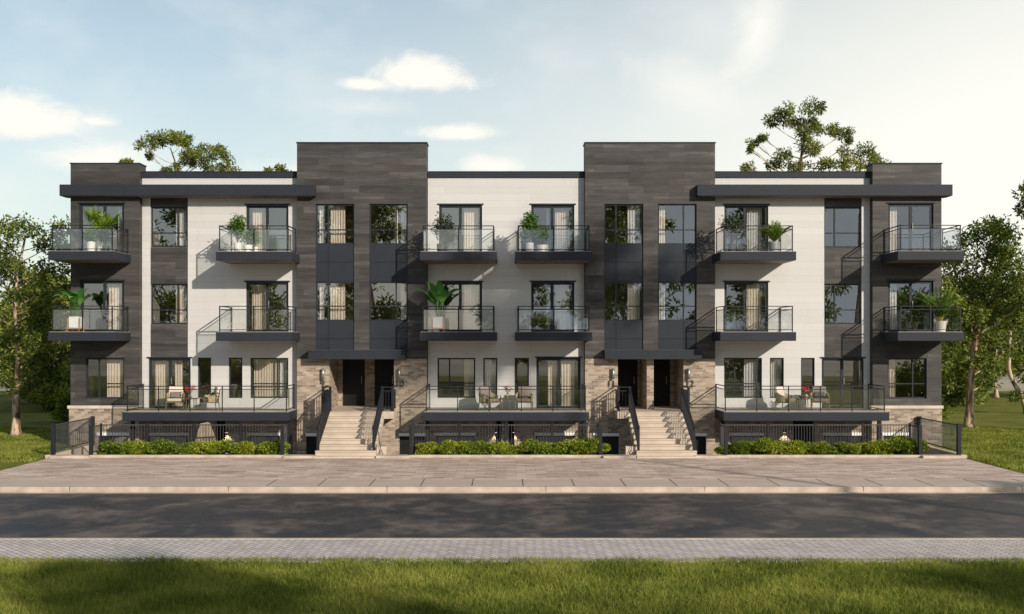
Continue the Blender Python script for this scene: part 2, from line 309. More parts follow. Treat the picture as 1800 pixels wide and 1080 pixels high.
# ------------------------------------------------------------------ mesh helpers
class MB:
    def __init__(s): s.v = []; s.f = []; s.n = 0; s.flat = True
    def add(s, verts, faces):
        s.v.extend([tuple(map(float, q)) for q in verts]); s.f.extend([tuple(int(i) + s.n for i in q) for q in faces]); s.n += len(verts); return s
    def box(s, x0, x1, y0, y1, z0, z1):
        x0, x1 = sorted((x0, x1)); y0, y1 = sorted((y0, y1)); z0, z1 = sorted((z0, z1))
        return s.add([(x0, y0, z0), (x1, y0, z0), (x1, y1, z0), (x0, y1, z0), (x0, y0, z1), (x1, y0, z1), (x1, y1, z1), (x0, y1, z1)],
              [(0, 3, 2, 1), (4, 5, 6, 7), (0, 1, 5, 4), (1, 2, 6, 5), (2, 3, 7, 6), (3, 0, 4, 7)])
    def cbox(s, x0, x1, y0, y1, z0, z1, c=0.01):
        """box with chamfered edges"""
        bm_v = []
        x0, x1 = sorted((x0, x1)); y0, y1 = sorted((y0, y1)); z0, z1 = sorted((z0, z1))
        c = min(c, (x1 - x0) * .45, (y1 - y0) * .45, (z1 - z0) * .45)
        import bmesh
        bm = bmesh.new(); bmesh.ops.create_cube(bm, size=1.0)
        for v in bm.verts: v.co = Vector(((x0 + x1) / 2 + v.co.x * (x1 - x0), (y0 + y1) / 2 + v.co.y * (y1 - y0), (z0 + z1) / 2 + v.co.z * (z1 - z0)))
        bmesh.ops.bevel(bm, geom=bm.edges[:], offset=c, segments=2, affect='EDGES', profile=0.6)
        bm.verts.index_update()
        s.add([v.co[:] for v in bm.verts], [[v.index for v in f.verts] for f in bm.faces]); bm.free(); return s
    def tube(s, pts, rad, seg=6, cap=True):
        pts = [Vector(p) for p in pts]; n = len(pts)
        if not hasattr(rad, '__len__'): rad = [rad] * n
        V = []; Fc = []; ref = None
        for i, p in enumerate(pts):
            d = (pts[min(i + 1, n - 1)] - pts[max(i - 1, 0)]).normalized()
            if ref is None: ref = Vector((0, 0, 1)) if abs(d.z) < 0.9 else Vector((1, 0, 0))
            a = (ref - d * ref.dot(d)).normalized(); b = d.cross(a); ref = a
            for k in range(seg):
                t = 2 * math.pi * k / seg; V.append(p + (a * math.cos(t) + b * math.sin(t)) * rad[i])
        for i in range(n - 1):
            for k in range(seg):
                k2 = (k + 1) % seg; Fc.append((i * seg + k, i * seg + k2, (i + 1) * seg + k2, (i + 1) * seg + k))
        if cap: Fc.append(tuple(range(seg - 1, -1, -1))); Fc.append(tuple((n - 1) * seg + k for k in range(seg)))
        return s.add(V, Fc)
    def bar(s, a, b, w, h=None):
        """rectangular bar from a to b"""
        h = h or w; a = Vector(a); b = Vector(b); d = (b - a).normalized()
        up = Vector((0, 0, 1)) if abs(d.z) < 0.95 else Vector((0, 1, 0))
        sd = d.cross(up).normalized() * w / 2; u = sd.cross(d).normalized() * h / 2
        V = [p + q for p in (a, b) for q in (-sd - u, sd - u, sd + u, -sd + u)]
        return s.add(V, [(3, 2, 1, 0), (4, 5, 6, 7), (0, 1, 5, 4), (1, 2, 6, 5), (2, 3, 7, 6), (3, 0, 4, 7)])
    def lathe(s, prof, cx=0, cy=0, cz=0, seg=20):
        V = []; Fc = []; n = len(prof)
        for r, z in prof:
            for k in range(seg):
                t = 2 * math.pi * k / seg; V.append((cx + r * math.cos(t), cy + r * math.sin(t), cz + z))
        for i in range(n - 1):
            for k in range(seg):
                k2 = (k + 1) % seg; Fc.append((i * seg + k, i * seg + k2, (i + 1) * seg + k2, (i + 1) * seg + k))
        Fc.append(tuple(range(seg - 1, -1, -1))); Fc.append(tuple((n - 1) * seg + k for k in range(seg)))
        return s.add(V, Fc)
    def build(s, name, m, parent=None, smooth=False):
        me = bpy.data.meshes.new(name); me.from_pydata(s.v, [], s.f); me.materials.append(m); me.update()
        if smooth: me.polygons.foreach_set('use_smooth', [True] * len(me.polygons))
        o = bpy.data.objects.new(name, me); COL.objects.link(o)
        if parent: o.parent = parent
        return o
def np_mesh(name, V, Fa, m, parent=None):
    """V (n,3), Fa (k,c) faces of c corners"""
    me = bpy.data.meshes.new(name); k, c = Fa.shape
    me.vertices.add(len(V)); me.vertices.foreach_set('co', np.ascontiguousarray(V, dtype=np.float32).ravel())
    me.loops.add(k * c); me.loops.foreach_set('vertex_index', Fa.astype(np.int32).ravel())
    me.polygons.add(k); me.polygons.foreach_set('loop_start', np.arange(0, k * c, c, dtype=np.int32))
    me.update(calc_edges=True); me.materials.append(m)
    o = bpy.data.objects.new(name, me); COL.objects.link(o)
    if parent: o.parent = parent
    return o
def tag(o, label=None, cat=None, group=None, kind=None):
    if label: o['label'] = label
    if cat: o['category'] = cat
    if group: o['group'] = group
    if kind: o['kind'] = kind
    return o
def thing(name, label, cat, loc=(0, 0, 0), rz=0.0, group=None):
    o = bpy.data.objects.new(name, None); COL.objects.link(o); o.location = loc; o.rotation_euler = (0, 0, rz); o.empty_display_size = 0.2
    return tag(o, label, cat, group)
def dup(root, loc, rz=0.0, label=None, sc=None):
    def cp(o, par):
        c = o.copy(); COL.objects.link(c); c.parent = par
        for ch in o.children: cp(ch, c)
        return c
    r = cp(root, None); r.location = loc; r.rotation_euler = (0, 0, rz)
    if label: r['label'] = label
    if sc is not None: r.scale = sc
    return r
def wall_holes(mb, x0, x1, z0, z1, y, th, holes):
    """front face at y, thickness th behind it, rectangular openings with reveals"""
    xs = sorted({x0, x1} | {min(max(h[i], x0), x1) for h in holes for i in (0, 1)})
    zs = sorted({z0, z1} | {min(max(h[i], z0), z1) for h in holes for i in (2, 3)})
    def solid(i, j):
        if i < 0 or j < 0 or i >= len(xs) - 1 or j >= len(zs) - 1: return False
        cx, cz = (xs[i] + xs[i + 1]) / 2, (zs[j] + zs[j + 1]) / 2
        return not any(h[0] < cx < h[1] and h[2] < cz < h[3] for h in holes)
    for i in range(len(xs) - 1):
        for j in range(len(zs) - 1):
            if not solid(i, j): continue
            a, b, c, d = xs[i], xs[i + 1], zs[j], zs[j + 1]
            mb.add([(a, y, c), (b, y, c), (b, y, d), (a, y, d)], [(0, 1, 2, 3)])
            mb.add([(a, y + th, c), (b, y + th, c), (b, y + th, d), (a, y + th, d)], [(3, 2, 1, 0)])
            if not solid(i - 1, j): mb.add([(a, y, c), (a, y, d), (a, y + th, d), (a, y + th, c)], [(0, 1, 2, 3)])
            if not solid(i + 1, j): mb.add([(b, y, c), (b, y + th, c), (b, y + th, d), (b, y, d)], [(0, 1, 2, 3)])
            if not solid(i, j - 1): mb.add([(a, y, c), (a, y + th, c), (b, y + th, c), (b, y, c)], [(0, 1, 2, 3)])
            if not solid(i, j + 1): mb.add([(a, y, d), (b, y, d), (b, y + th, d), (a, y + th, d)], [(0, 1, 2, 3)])
    return mb
def leaf_field(P, D, L, Wd, curl=0.15, up=None):
    """P bases, D unit directions, L lengths, Wd widths -> pointed leaf quads folded about a random side axis"""
    n = len(P); rnd = rng.normal(size=(n, 3))
    S = np.cross(D, rnd); S /= np.linalg.norm(S, axis=1, keepdims=True) + 1e-9
    Nn = np.cross(S, D)
    mid = P + D * (L * 0.45)[:, None] + Nn * (L * curl)[:, None]
    V = np.stack([P, mid + S * (Wd / 2)[:, None], P + D * L[:, None], mid - S * (Wd / 2)[:, None]], axis=1).reshape(-1, 3)
    Fa = np.arange(n * 4).reshape(n, 4)
    return V, Fa
def unit(a): return a / (np.linalg.norm(a, axis=-1, keepdims=True) + 1e-9)
def tufts_leaves(C, tr, per, ll, lw, droop=0.15):
    """leaf rosettes around tuft centres C"""
    n = len(C) * per
    c = np.repeat(C, per, axis=0)
    d = unit(rng.normal(size=(n, 3))); d[:, 2] -= droop; d = unit(d)
    off = d * (tr * rng.uniform(0.1, 1.0, n) ** 0.7)[:, None]
    dd = unit(d + rng.normal(size=(n, 3)) * 0.6)
    return leaf_field(c + off, dd, ll * rng.uniform(0.6, 1.3, n), lw * rng.uniform(0.7, 1.3, n))
def ellip(c, r, n, lo=0.3):
    u = unit(rng.normal(size=(n, 3))); u *= (lo + (1 - lo) * rng.uniform(0, 1, n) ** 0.6)[:, None]
    return np.array(c) + u * np.array(r)

# ------------------------------------------------------------------ setting: ground, road, pavements
def sheet(name, x0, x1, y0, y1, z, m):
    mb = MB().add([(x0, y0, z), (x1, y0, z), (x1, y1, z), (x0, y1, z)], [(0, 1, 2, 3)]); o = mb.build(name, m); return tag(o, kind='structure')
SX = 15.75        # half width of the paved forecourt
gx = 16.70
gm = MB()
def q(x0, x1, y0, y1, z=-0.03): gm.add([(x0, y0, z), (x1, y0, z), (x1, y1, z), (x0, y1, z)], [(0, 1, 2, 3)])
q(-1200, -SX, 30.2, 2200); q(SX, 1200, 30.2, 2200); q(-SX, SX, 52, 2200)
tag(gm.build('ground', M['lawn']), kind='structure')
tag(MB().add([(-1200, -45, -0.24), (1200, -45, -0.24), (1200, 30.2, -0.24), (-1200, 30.2, -0.24)], [(0, 1, 2, 3)]).build('front_ground', M['lawn']), kind='structure')
M['dry'] = simple('dry_field', (0.30, 0.27, 0.19), 0.95, 0.25, 0.05)
sheet('field', -1200, 1200, -1500, -45, -0.235, M['dry'])
sheet('road', -400, 400, 22.95, 29.97, -0.15, M['asphalt'])
mb = MB(); mb.box(-400, 400, 20.6, 22.85, -0.24, -0.135); tag(mb.build('cobbled_path', M['cobble']), kind='structure')
mb = MB(); mb.cbox(-400, 400, 22.85, 22.97, -0.24, -0.125, 0.01); tag(mb.build('road_edging', M['kerb']), kind='structure')
mb = MB(); mb.cbox(-400, 400, 29.95, 30.17, -0.24, 0.0, 0.025); tag(mb.build('kerb', M['kerb']), kind='structure')
mb = MB(); mb.cbox(-400, 400, 29.80, 29.95, -0.24, -0.135, 0.01); tag(mb.build('gutter', M['kerb']), kind='structure')
mb = MB()
for i in range(-12, 13): mb.box(i * 4.4 + 1.1, i * 4.4 + 1.112, 29.945, 30.172, -0.12, 0.003)
tag(mb.build('kerb_joints', M['joint']), kind='structure')
mb = MB(); mb.box(-400, 400, 30.17, 31.7, -0.24, -0.004); tag(mb.build('sidewalk', M['walk']), kind='structure')
mb = MB()
for i in range(-5, 11):
    x = 0.48 + i * 1.435; mb.box(x - 0.011, x + 0.011, 30.2, 31.69, -0.02, 0.0)
tag(mb.build('sidewalk_joints', M['joint']), kind='structure')
mb = MB(); mb.box(-SX, SX, 31.7, 37.40, -0.24, 0.0); tag(mb.build('forecourt', M['paver']), kind='structure')
# sunken areaway in front of the building
mb = MB(); mb.box(-SX, SX, 37.62, 41.2, -1.2, -0.95); mb.box(-15.95, -SX, 37.4, 41.2, -1.2, 0.09); mb.box(SX, 15.95, 37.4, 41.2, -1.2, 0.09)
tag(mb.build('areaway', M['concrete']), kind='structure')
mb = MB()   # low front kerb with the stepped-out thresholds
mb.cbox(-SX - 0.2, SX + 0.2, 37.42, 37.62, -0.24, 0.085, 0.02)
for a, b in ((88, 157), (499, 556), (661, 720), (1060, 1117), (1221, 1279), (1621, 1691)):
    mb.cbox(fx(a, 37.3), fx(b, 37.3), 37.20, 37.425, -0.24, 0.083, 0.02)
for s in (-1, 1):
    for k in range(6): mb.box(s * 15.72, s * 14.45, 37.62 + k * 0.33, 37.97 + k * 0.33, -1.0, 0.0 - k * 0.15)   # side steps down
tag(mb.build('front_kerb', M['kerb']), kind='structure')
BEDS = ((-14.32, -7.86), (-3.22, 3.2), (7.72, 14.28))
mb = MB()
for a, b in BEDS: mb.box(a, b, 37.62, 38.48, -1.2, 0.03)
tag(mb.build('planting_beds', M['soil']), kind='structure')

# ------------------------------------------------------------------ building
B = thing('apartment_building', 'long three storey building of dark plank towers, white siding, brick base and glass railed balconies', 'building', (0, 42, 0))
B.location = (0, 0, 0)
Z1 = 1.42      # ground-floor deck level
wins = []      # (plane, px0, px1, py0, py1)
def rect(pl, a, b, c, d): return (fx(a, pl), fx(b, pl), fz(d, pl), fz(c, pl))
def window(kind, pl, a, b, c, d, mull=(), trans=(), cur=(), desc='', fw=0.055, mw=0.05, top=None, deep=0.07):
    x0, x1, z0, z1 = rect(pl, a, b, c, d)
    if kind == 'balcony_door': z0 = top
    y0 = pl + deep; y1 = y0 + 0.07
    f = MB()
    f.box(x0, x0 + fw, y0, y1, z0, z1); f.box(x1 - fw, x1, y0, y1, z0, z1)
    f.box(x0 + fw, x1 - fw, y0, y1, z1 - fw, z1); f.box(x0 + fw, x1 - fw, y0, y1, z0, z0 + fw)
    for mx in mull: xm = fx(mx, pl); f.box(xm - mw / 2, xm + mw / 2, y0 - 0.004, y1 - 0.004, z0 + fw, z1 - fw)
    for ty in trans: zt = fz(ty, pl); f.box(x0 + fw, x1 - fw, y0 + 0.006, y1 - 0.01, zt - 0.022, zt + 0.022)
    fo = f.build('window' if kind == 'window' else kind, M['frame'], B)
    MB().box(x0 + fw * .6, x1 - fw * .6, y0 + 0.03, y0 + 0.044, z0 + fw * .6, z1 - fw * .6).build('pane', M['glass'], fo)
    if kind == 'balcony_door':
        xm = fx(mull[0], pl); MB().box(xm + 0.05, xm + 0.075, y0 - 0.05, y0 - 0.02, z0 + 0.95, z0 + 1.2).build('handle', M['lampmetal'], fo)
        f2 = MB().box(x0 - 0.06, x1 + 0.06, pl - 0.035, pl + 0.02, z1 + 0.001, z1 + 0.05); f2.build('head_trim', M['fascia'], fo)
    for n, (u0, u1, k) in enumerate(cur):
        cx0 = x0 + (x1 - x0) * u0; cx1 = x0 + (x1 - x0) * u1; yb = pl + 0.36
        nn = max(12, int((cx1 - cx0) / 0.012)); ph = rng.uniform(0, 6); V = []; Fc = []
        for j in range(4):
            zz = z0 + 0.02 + (z1 - z0 - 0.06) * j / 3.0
            for i in range(nn + 1):
                xx = cx0 + (cx1 - cx0) * i / nn
                amp = 0.030 + 0.012 * math.sin(xx * 9 + ph)
                yy = yb + amp * math.sin((xx * 2 * math.pi / 0.105) + 1.1 * math.sin(xx * 6 + ph)) * (1.0 - 0.12 * j)
                V.append((xx, yy, zz))
        for j in range(3):
            for i in range(nn): Fc.append((j * (nn + 1) + i, j * (nn + 1) + i + 1, (j + 1) * (nn + 1) + i + 1, (j + 1) * (nn + 1) + i))
        o = MB().add(V, Fc).build('curtain', M['cur'] if k == 'b' else M['curw'], smooth=True)
        side = '' if len(cur) == 1 else (' left' if n == 0 else ' right')
        tag(o, ('beige' if k == 'b' else 'white') + side + ' curtain hanging ' + desc, 'curtain', 'curtains behind the windows')
    return (x0, x1, z0, z1)
OP = {k: [] for k in ('LE', 'LP', 'LW', 'LT', 'MW', 'RT', 'RW', 'RP', 'RE')}
def win(sec, *a, **k): OP[sec].append(window('window', *a, **k))
def bdoor(sec, *a, **k): OP[sec].append(window('balcony_door', *a, fw=0.10, mw=0.11, **k))
Z2, Z3 = 4.36, 7.32
# left end block
bdoor('LE', TP, 139, 218, 358, 442, mull=[183], cur=[(0.80, 0.95, 'w')], desc='in the left end block door behind the fan palm', top=Z3)
bdoor('LE', TP, 141, 218, 494, 584, mull=[183], cur=[(0.57, 0.94, 'b')], desc='in the left end block door one floor under the fan palm', top=Z2)
win('LE', TP, 150.7, 218, 630, 701, mull=[173], trans=[675], cur=[(0.47, 0.96, 'b')], desc='in the lowest window of the left end block')
# left strip and siding
win('LP', WP + 0.03, 264.5, 330, 364, 434.5, mull=[312], trans=[409.6], cur=[(0.60, 0.96, 'w')], desc='in the top window of the left plank strip')
win('LP', WP + 0.03, 264.5, 330, 499, 570, mull=[312], trans=[545], cur=[(0.60, 0.93, 'b')], desc='in the middle window of the left plank strip')
bdoor('LW', WP, 261, 335, 630, 720, mull=[298], cur=[(0.08, 0.46, 'b'), (0.56, 0.74, 'b')], desc='in the deck door behind the cream cushioned chair', top=Z1)
win('LW', WP, 347.5, 371, 629, 700)
win('LW', WP, 402, 426, 629, 700)
win('LW', WP, 440, 506.7, 629.5, 700, mull=[487.5], trans=[675], cur=[(0.04, 0.70, 'b'), (0.73, 0.97, 'w')], desc='in the wide deck window beside the left brick stair porch')
bdoor('LW', WP, 432.5, 507, 360.7, 442, mull=[469], cur=[(0.09, 0.46, 'b')], desc='in the balcony door beside the white potted shrubs', top=Z3)
bdoor('LW', WP, 432.5, 507, 496, 584, mull=[469], cur=[(0.09, 0.46, 'b')], desc='in the door of the empty balcony on the left block', top=Z2)
# towers: two window columns each
def tower_windows(sec, cols, descs):
    for (a, b, mx, c3_, c2_), ds in zip(cols, descs):
        win(sec, TP, a, b, 358.5, 430, mull=[mx], trans=[404], cur=c3_, desc='in the top ' + ds)
        win(sec, TP, a, b, 495.3, 564.6, mull=[mx], trans=[538.5], cur=c2_, desc='in the middle ' + ds)
tower_windows('LT', [(555, 622.4, 576.5, [(0.06, 0.2, 'w'), (0.34, 0.73, 'b')], [(0.06, 0.2, 'w'), (0.34, 0.73, 'b')]),
                     (649, 716.5, 696, [(0.64, 0.72, 'b'), (0.82, 0.95, 'w')], [(0.80, 0.96, 'w')])],
              ['left window of the left plank tower', 'right window of the left plank tower'])
tower_windows('RT', [(1062, 1130.7, 1083, [(0.62, 0.95, 'w')], [(0.62, 0.95, 'b')]),
                     (1156.6, 1224.5, 1202, [(0.04, 0.22, 'b')], [(0.04, 0.22, 'w')])],
              ['left window of the right plank tower', 'right window of the right plank tower'])
# middle siding
bdoor('MW', WP, 771.7, 847.4, 360.5, 442, mull=[809], cur=[(0.57, 0.90, 'b')], desc='in the balcony door behind the sparse shrub near the left tower', top=Z3)
bdoor('MW', WP, 933.7, 1009.6, 360.5, 442, mull=[970.7], cur=[(0.36, 0.42, 'w'), (0.57, 0.90, 'b')], desc='in the balcony door behind the white potted ficus', top=Z3)
bdoor('MW', WP, 771.7, 847.4, 496, 584, mull=[809], cur=[(0.57, 0.90, 'b')], desc='in the balcony door behind the broad leaved plant on the middle block', top=Z2)
bdoor('MW', WP, 933.7, 1009.6, 496, 584, mull=[970.7], cur=[(0.36, 0.44, 'w'), (0.57, 0.90, 'b')], desc='in the balcony door one floor below the white potted ficus', top=Z2)
win('MW', WP, 769, 835.4, 629.5, 699.7, mull=[790], trans=[674], cur=[(0.70, 0.97, 'b')], desc='in the wide window left of the two grey chairs')
win('MW', WP, 849.6, 874.2, 629.5, 699.7, cur=[(0.08, 0.93, 'w')], desc='in the narrow window behind the left grey chair')
win('MW', WP, 904.6, 929.8, 629.5, 699.7)
bdoor('MW', WP, 942.8, 1020.7, 629.5, 720, mull=[983], cur=[(0.27, 0.46, 'b'), (0.57, 0.88, 'b')], desc='in the deck door right of the two grey chairs', top=Z1)
# right siding, strip and end block
bdoor('RW', WP, 1273.3, 1350.5, 361, 442, mull=[1310], cur=[(0.56, 0.90, 'w')], desc='in the balcony door between the two shrubs of the right block', top=Z3)
bdoor('RW', WP, 1273.3, 1350.5, 496, 584, mull=[1310], cur=[(0.56, 0.90, 'b')], desc='in the door of the empty balcony on the right block', top=Z2)
win('RW', WP, 1272.8, 1339.4, 629.4, 700, mull=[1292], trans=[675], cur=[(0.58, 0.95, 'w')], desc='in the wide window left of the chairs on the right deck')
win('RW', WP, 1353.3, 1377.8, 629.4, 700, cur=[(0.08, 0.93, 'w')], desc='in the narrow window left of the red flowers on the right deck')
win('RW', WP, 1408, 1432, 629.4, 700)
bdoor('RW', WP, 1444.4, 1518.6, 630, 720, mull=[1481], top=Z1)
win('RP', WP + 0.03, 1448.5, 1515, 364.4, 435.3, mull=[1468], trans=[409.7])
win('RP', WP + 0.03, 1448.5, 1515, 499, 570, mull=[1468], trans=[545])
bdoor('RE', TP, 1561, 1640.8, 358, 442, mull=[1602], cur=[(0.10, 0.27, 'b')], desc='in the right end block door above the basket palm', top=Z3)
bdoor('RE', TP, 1561, 1640.8, 494, 584, mull=[1602], cur=[(0.10, 0.27, 'w')], desc='in the right end block door behind the basket palm', top=Z2)
win('RE', TP, 1561, 1629, 630, 701, mull=[1605.5], trans=[675], cur=[(0.05, 0.27, 'b')], desc='in the lowest window of the right end block')

def mirr(px): return 1779 - px
ZT_TOWER = fz(252, TP); ZT_END = fz(288.5, TP); ZT_PAR = fz(313, WP); ZCAP = fz(303, WP)
def span(a, b, pl, flip):
    xa, xb = fx(a, pl), fx(b, pl)
    return (-xb, -xa) if flip else (xa, xb)
BASE = -0.95
for flip, E, P_, Wd_ in ((False, 'LE', 'LP', 'LW'), (True, 'RE', 'RP', 'RW')):
    s = 1 if flip else -1
    xo, xi = fx(124, TP), fx(245, TP)             # outer, inner edges of the left end block
    a, b = (-xi, -xo) if flip else (xo, xi)
    mb = MB(); wall_holes(mb, a, b, fz(713, TP), ZT_END, TP, 0.25, OP[E])
    outer = (a, a + 0.22) if not flip else (b - 0.22, b); inner = (b - 0.25, b) if not flip else (a, a + 0.25)
    mb.box(*outer, TP + 0.25, 53, 1.5, ZT_END - 0.5); mb.box(*inner, TP + 0.25, TP + 0.75, 1.3, ZT_END)
    mb.box(*outer, TP + 0.25, TP + 0.75, ZT_END - 0.5, ZT_END); mb.box(a + 0.25, b - 0.25, TP + 0.5, TP + 0.75, 9.9, ZT_END)
    mb.build('end_block', M['plank'], B)
    MB().cbox(a - 0.03, b + 0.03, TP - 0.03, TP + 0.78, ZT_END, ZT_END + 0.045, 0.008).build('parapet_cap', M['fascia'], B)
    # brick base and stone ledge
    mb = MB(); bw = [rect(TP - 0.05, *( (172, 225) if not flip else (1553, 1599)), 766, 800)]
    bw = [(h[0], h[1], -0.6, h[3]) for h in bw]
    wall_holes(mb, a - 0.04, b + 0.0, BASE, 1.45, TP - 0.05, 0.3, bw)
    mb.box(*( (a - 0.04, a + 0.2) if not flip else (b - 0.2, b + 0.04)), TP + 0.25, 53, BASE, 1.45)
    mb.build('brick_base', M['brick'], B)
    mb = MB(); mb.cbox(a - 0.09, b + 0.04, TP - 0.10, TP + 0.2, 1.45, fz(713, TP) - 0.002, 0.012)
    mb.cbox(*((a - 0.09, a + 0.1) if not flip else (b - 0.1, b + 0.09)), TP + 0.2, 53, 1.45, fz(713, TP) - 0.002, 0.012)
    mb.build('stone_ledge', M['stone'], B)
    base_windows = [(bw[0], TP - 0.05)]
    # siding between end block and tower
    xt = fx(522, TP); a2, b2 = (-xt, -xi) if flip else (xi, xt)
    sa, sb = span(264.3, 330.2, WP, flip); s_hole = (sa, sb, fz(631, WP), fz(348, WP))
    mb = MB(); wall_holes(mb, a2, b2, 1.1, ZT_PAR, WP, 0.25, OP[Wd_] + [s_hole]); mb.build('siding_wall', M['siding'], B)
    mb = MB(); wall_holes(mb, sa, sb, fz(631, WP), fz(348, WP), WP + 0.03, 0.2, OP[P_]); mb.build('plank_strip', M['plank'], B)
    mb = MB(); mb.cbox(a2 + 0.002, b2 - 0.002, WP - 0.05, WP + 0.35, ZT_PAR, ZCAP, 0.008); mb.box(a2 + 0.002, b2 - 0.002, WP - 0.065, WP + 0.36, ZCAP, ZCAP + 0.03)
    mb.build('parapet_cap', M['fascia'], B)
    # brick under the deck, basement windows and door
    hs = [(261, 329), (437, 492)] if not flip else [(1284, 1340), (1448, 1517)]
    dr = (380, 396) if not flip else (1394, 1430)
    bws = [(fx(p, WP), fx(r_, WP), -0.6, fz(766, WP)) for p, r_ in hs]; dh = (fx(dr[0], WP), fx(dr[1], WP), -0.9, 1.0)
    mb = MB(); wall_holes(mb, a2, b2, BASE, 1.1 - 0.002, WP + 0.004, 0.25, bws + [dh]); mb.build('brick_base', M['brick'], B)
    base_windows += [(h, WP) for h in bws]
    MB().box(dh[0], dh[1], WP + 0.12, WP + 0.17, dh[2], dh[3]).build('basement_door', M['door'], B)
    for h, pl in base_windows:
        f = MB(); f.box(h[0], h[0] + 0.05, pl + 0.06, pl + 0.12, h[2], h[3]); f.box(h[1] - 0.05, h[1], pl + 0.06, pl + 0.12, h[2], h[3])
        f.box(h[0] + 0.05, h[1] - 0.05, pl + 0.06, pl + 0.12, h[3] - 0.05, h[3]); f.box(h[0] + 0.05, h[1] - 0.05, pl + 0.06, pl + 0.12, h[2], h[2] + 0.05)
        fo = f.build('basement_window', M['frame'], B)
        MB().box(h[0] + 0.03, h[1] - 0.03, pl + 0.09, pl + 0.10, h[2] + 0.03, h[3] - 0.03).build('pane', M['glass'], fo)
        MB().cbox(h[0] - 0.05, h[1] + 0.05, pl - 0.03, pl + 0.055, h[3] + 0.001, h[3] + 0.115, 0.008).build('lintel', M['lintel'], fo)
    # roof overhang
    YO = 40.92; oa, ob = span(104.3, 553.3, YO, flip)
    mb = MB(); mb.cbox(oa, ob, YO, WP - 0.002, fz(344.4, YO), fz(324.5, YO), 0.012)
    mb.build('roof_overhang', M['fascia'], B)
    mb = MB(); mb.box(oa + 0.1, ob - 0.1, YO + 0.06, WP - 0.02, fz(344.4, YO) - 0.012, fz(344.4, YO) + 0.01); mb.build('soffit', M['soffit'], B)

# middle siding
xm0, xm1 = fx(751, TP), -fx(751, TP)
mb = MB(); wall_holes(mb, xm0, xm1, 1.1, ZT_PAR, WP, 0.25, OP['MW']); mb.build('siding_wall', M['siding'], B)
mb = MB(); mb.cbox(xm0 + 0.002, xm1 - 0.002, WP - 0.05, WP + 0.35, ZT_PAR, ZCAP, 0.008); mb.box(xm0 + 0.002, xm1 - 0.002, WP - 0.065, WP + 0.36, ZCAP, ZCAP + 0.03)
mb.build('parapet_cap', M['fascia'], B)
bws = [(fx(p, WP), fx(r_, WP), -0.6, fz(766, WP)) for p, r_ in ((766, 834), (942, 1010))]; dhs = [(fx(871, WP), fx(881, WP), -0.9, 1.0), (fx(893, WP), fx(904, WP), -0.9, 1.0)]
mb = MB(); wall_holes(mb, xm0, xm1, BASE, 1.1 - 0.002, WP + 0.004, 0.25, bws + dhs); mb.build('brick_base', M['brick'], B)
for dh in dhs: MB().box(dh[0], dh[1], WP + 0.12, WP + 0.17, dh[2], dh[3]).build('basement_door', M['door'], B)
for h in bws:
    pl = WP; f = MB(); f.box(h[0], h[0] + 0.05, pl + 0.06, pl + 0.12, h[2], h[3]); f.box(h[1] - 0.05, h[1], pl + 0.06, pl + 0.12, h[2], h[3])
    f.box(h[0] + 0.05, h[1] - 0.05, pl + 0.06, pl + 0.12, h[3] - 0.05, h[3]); f.box(h[0] + 0.05, h[1] - 0.05, pl + 0.06, pl + 0.12, h[2], h[2] + 0.05)
    fo = f.build('basement_window', M['frame'], B)
    MB().box(h[0] + 0.03, h[1] - 0.03, pl + 0.09, pl + 0.10, h[2] + 0.03, h[3] - 0.03).build('pane', M['glass'], fo)
    MB().cbox(h[0] - 0.05, h[1] + 0.05, pl - 0.03, pl + 0.055, h[3] + 0.001, h[3] + 0.115, 0.008).build('lintel', M['lintel'], fo)

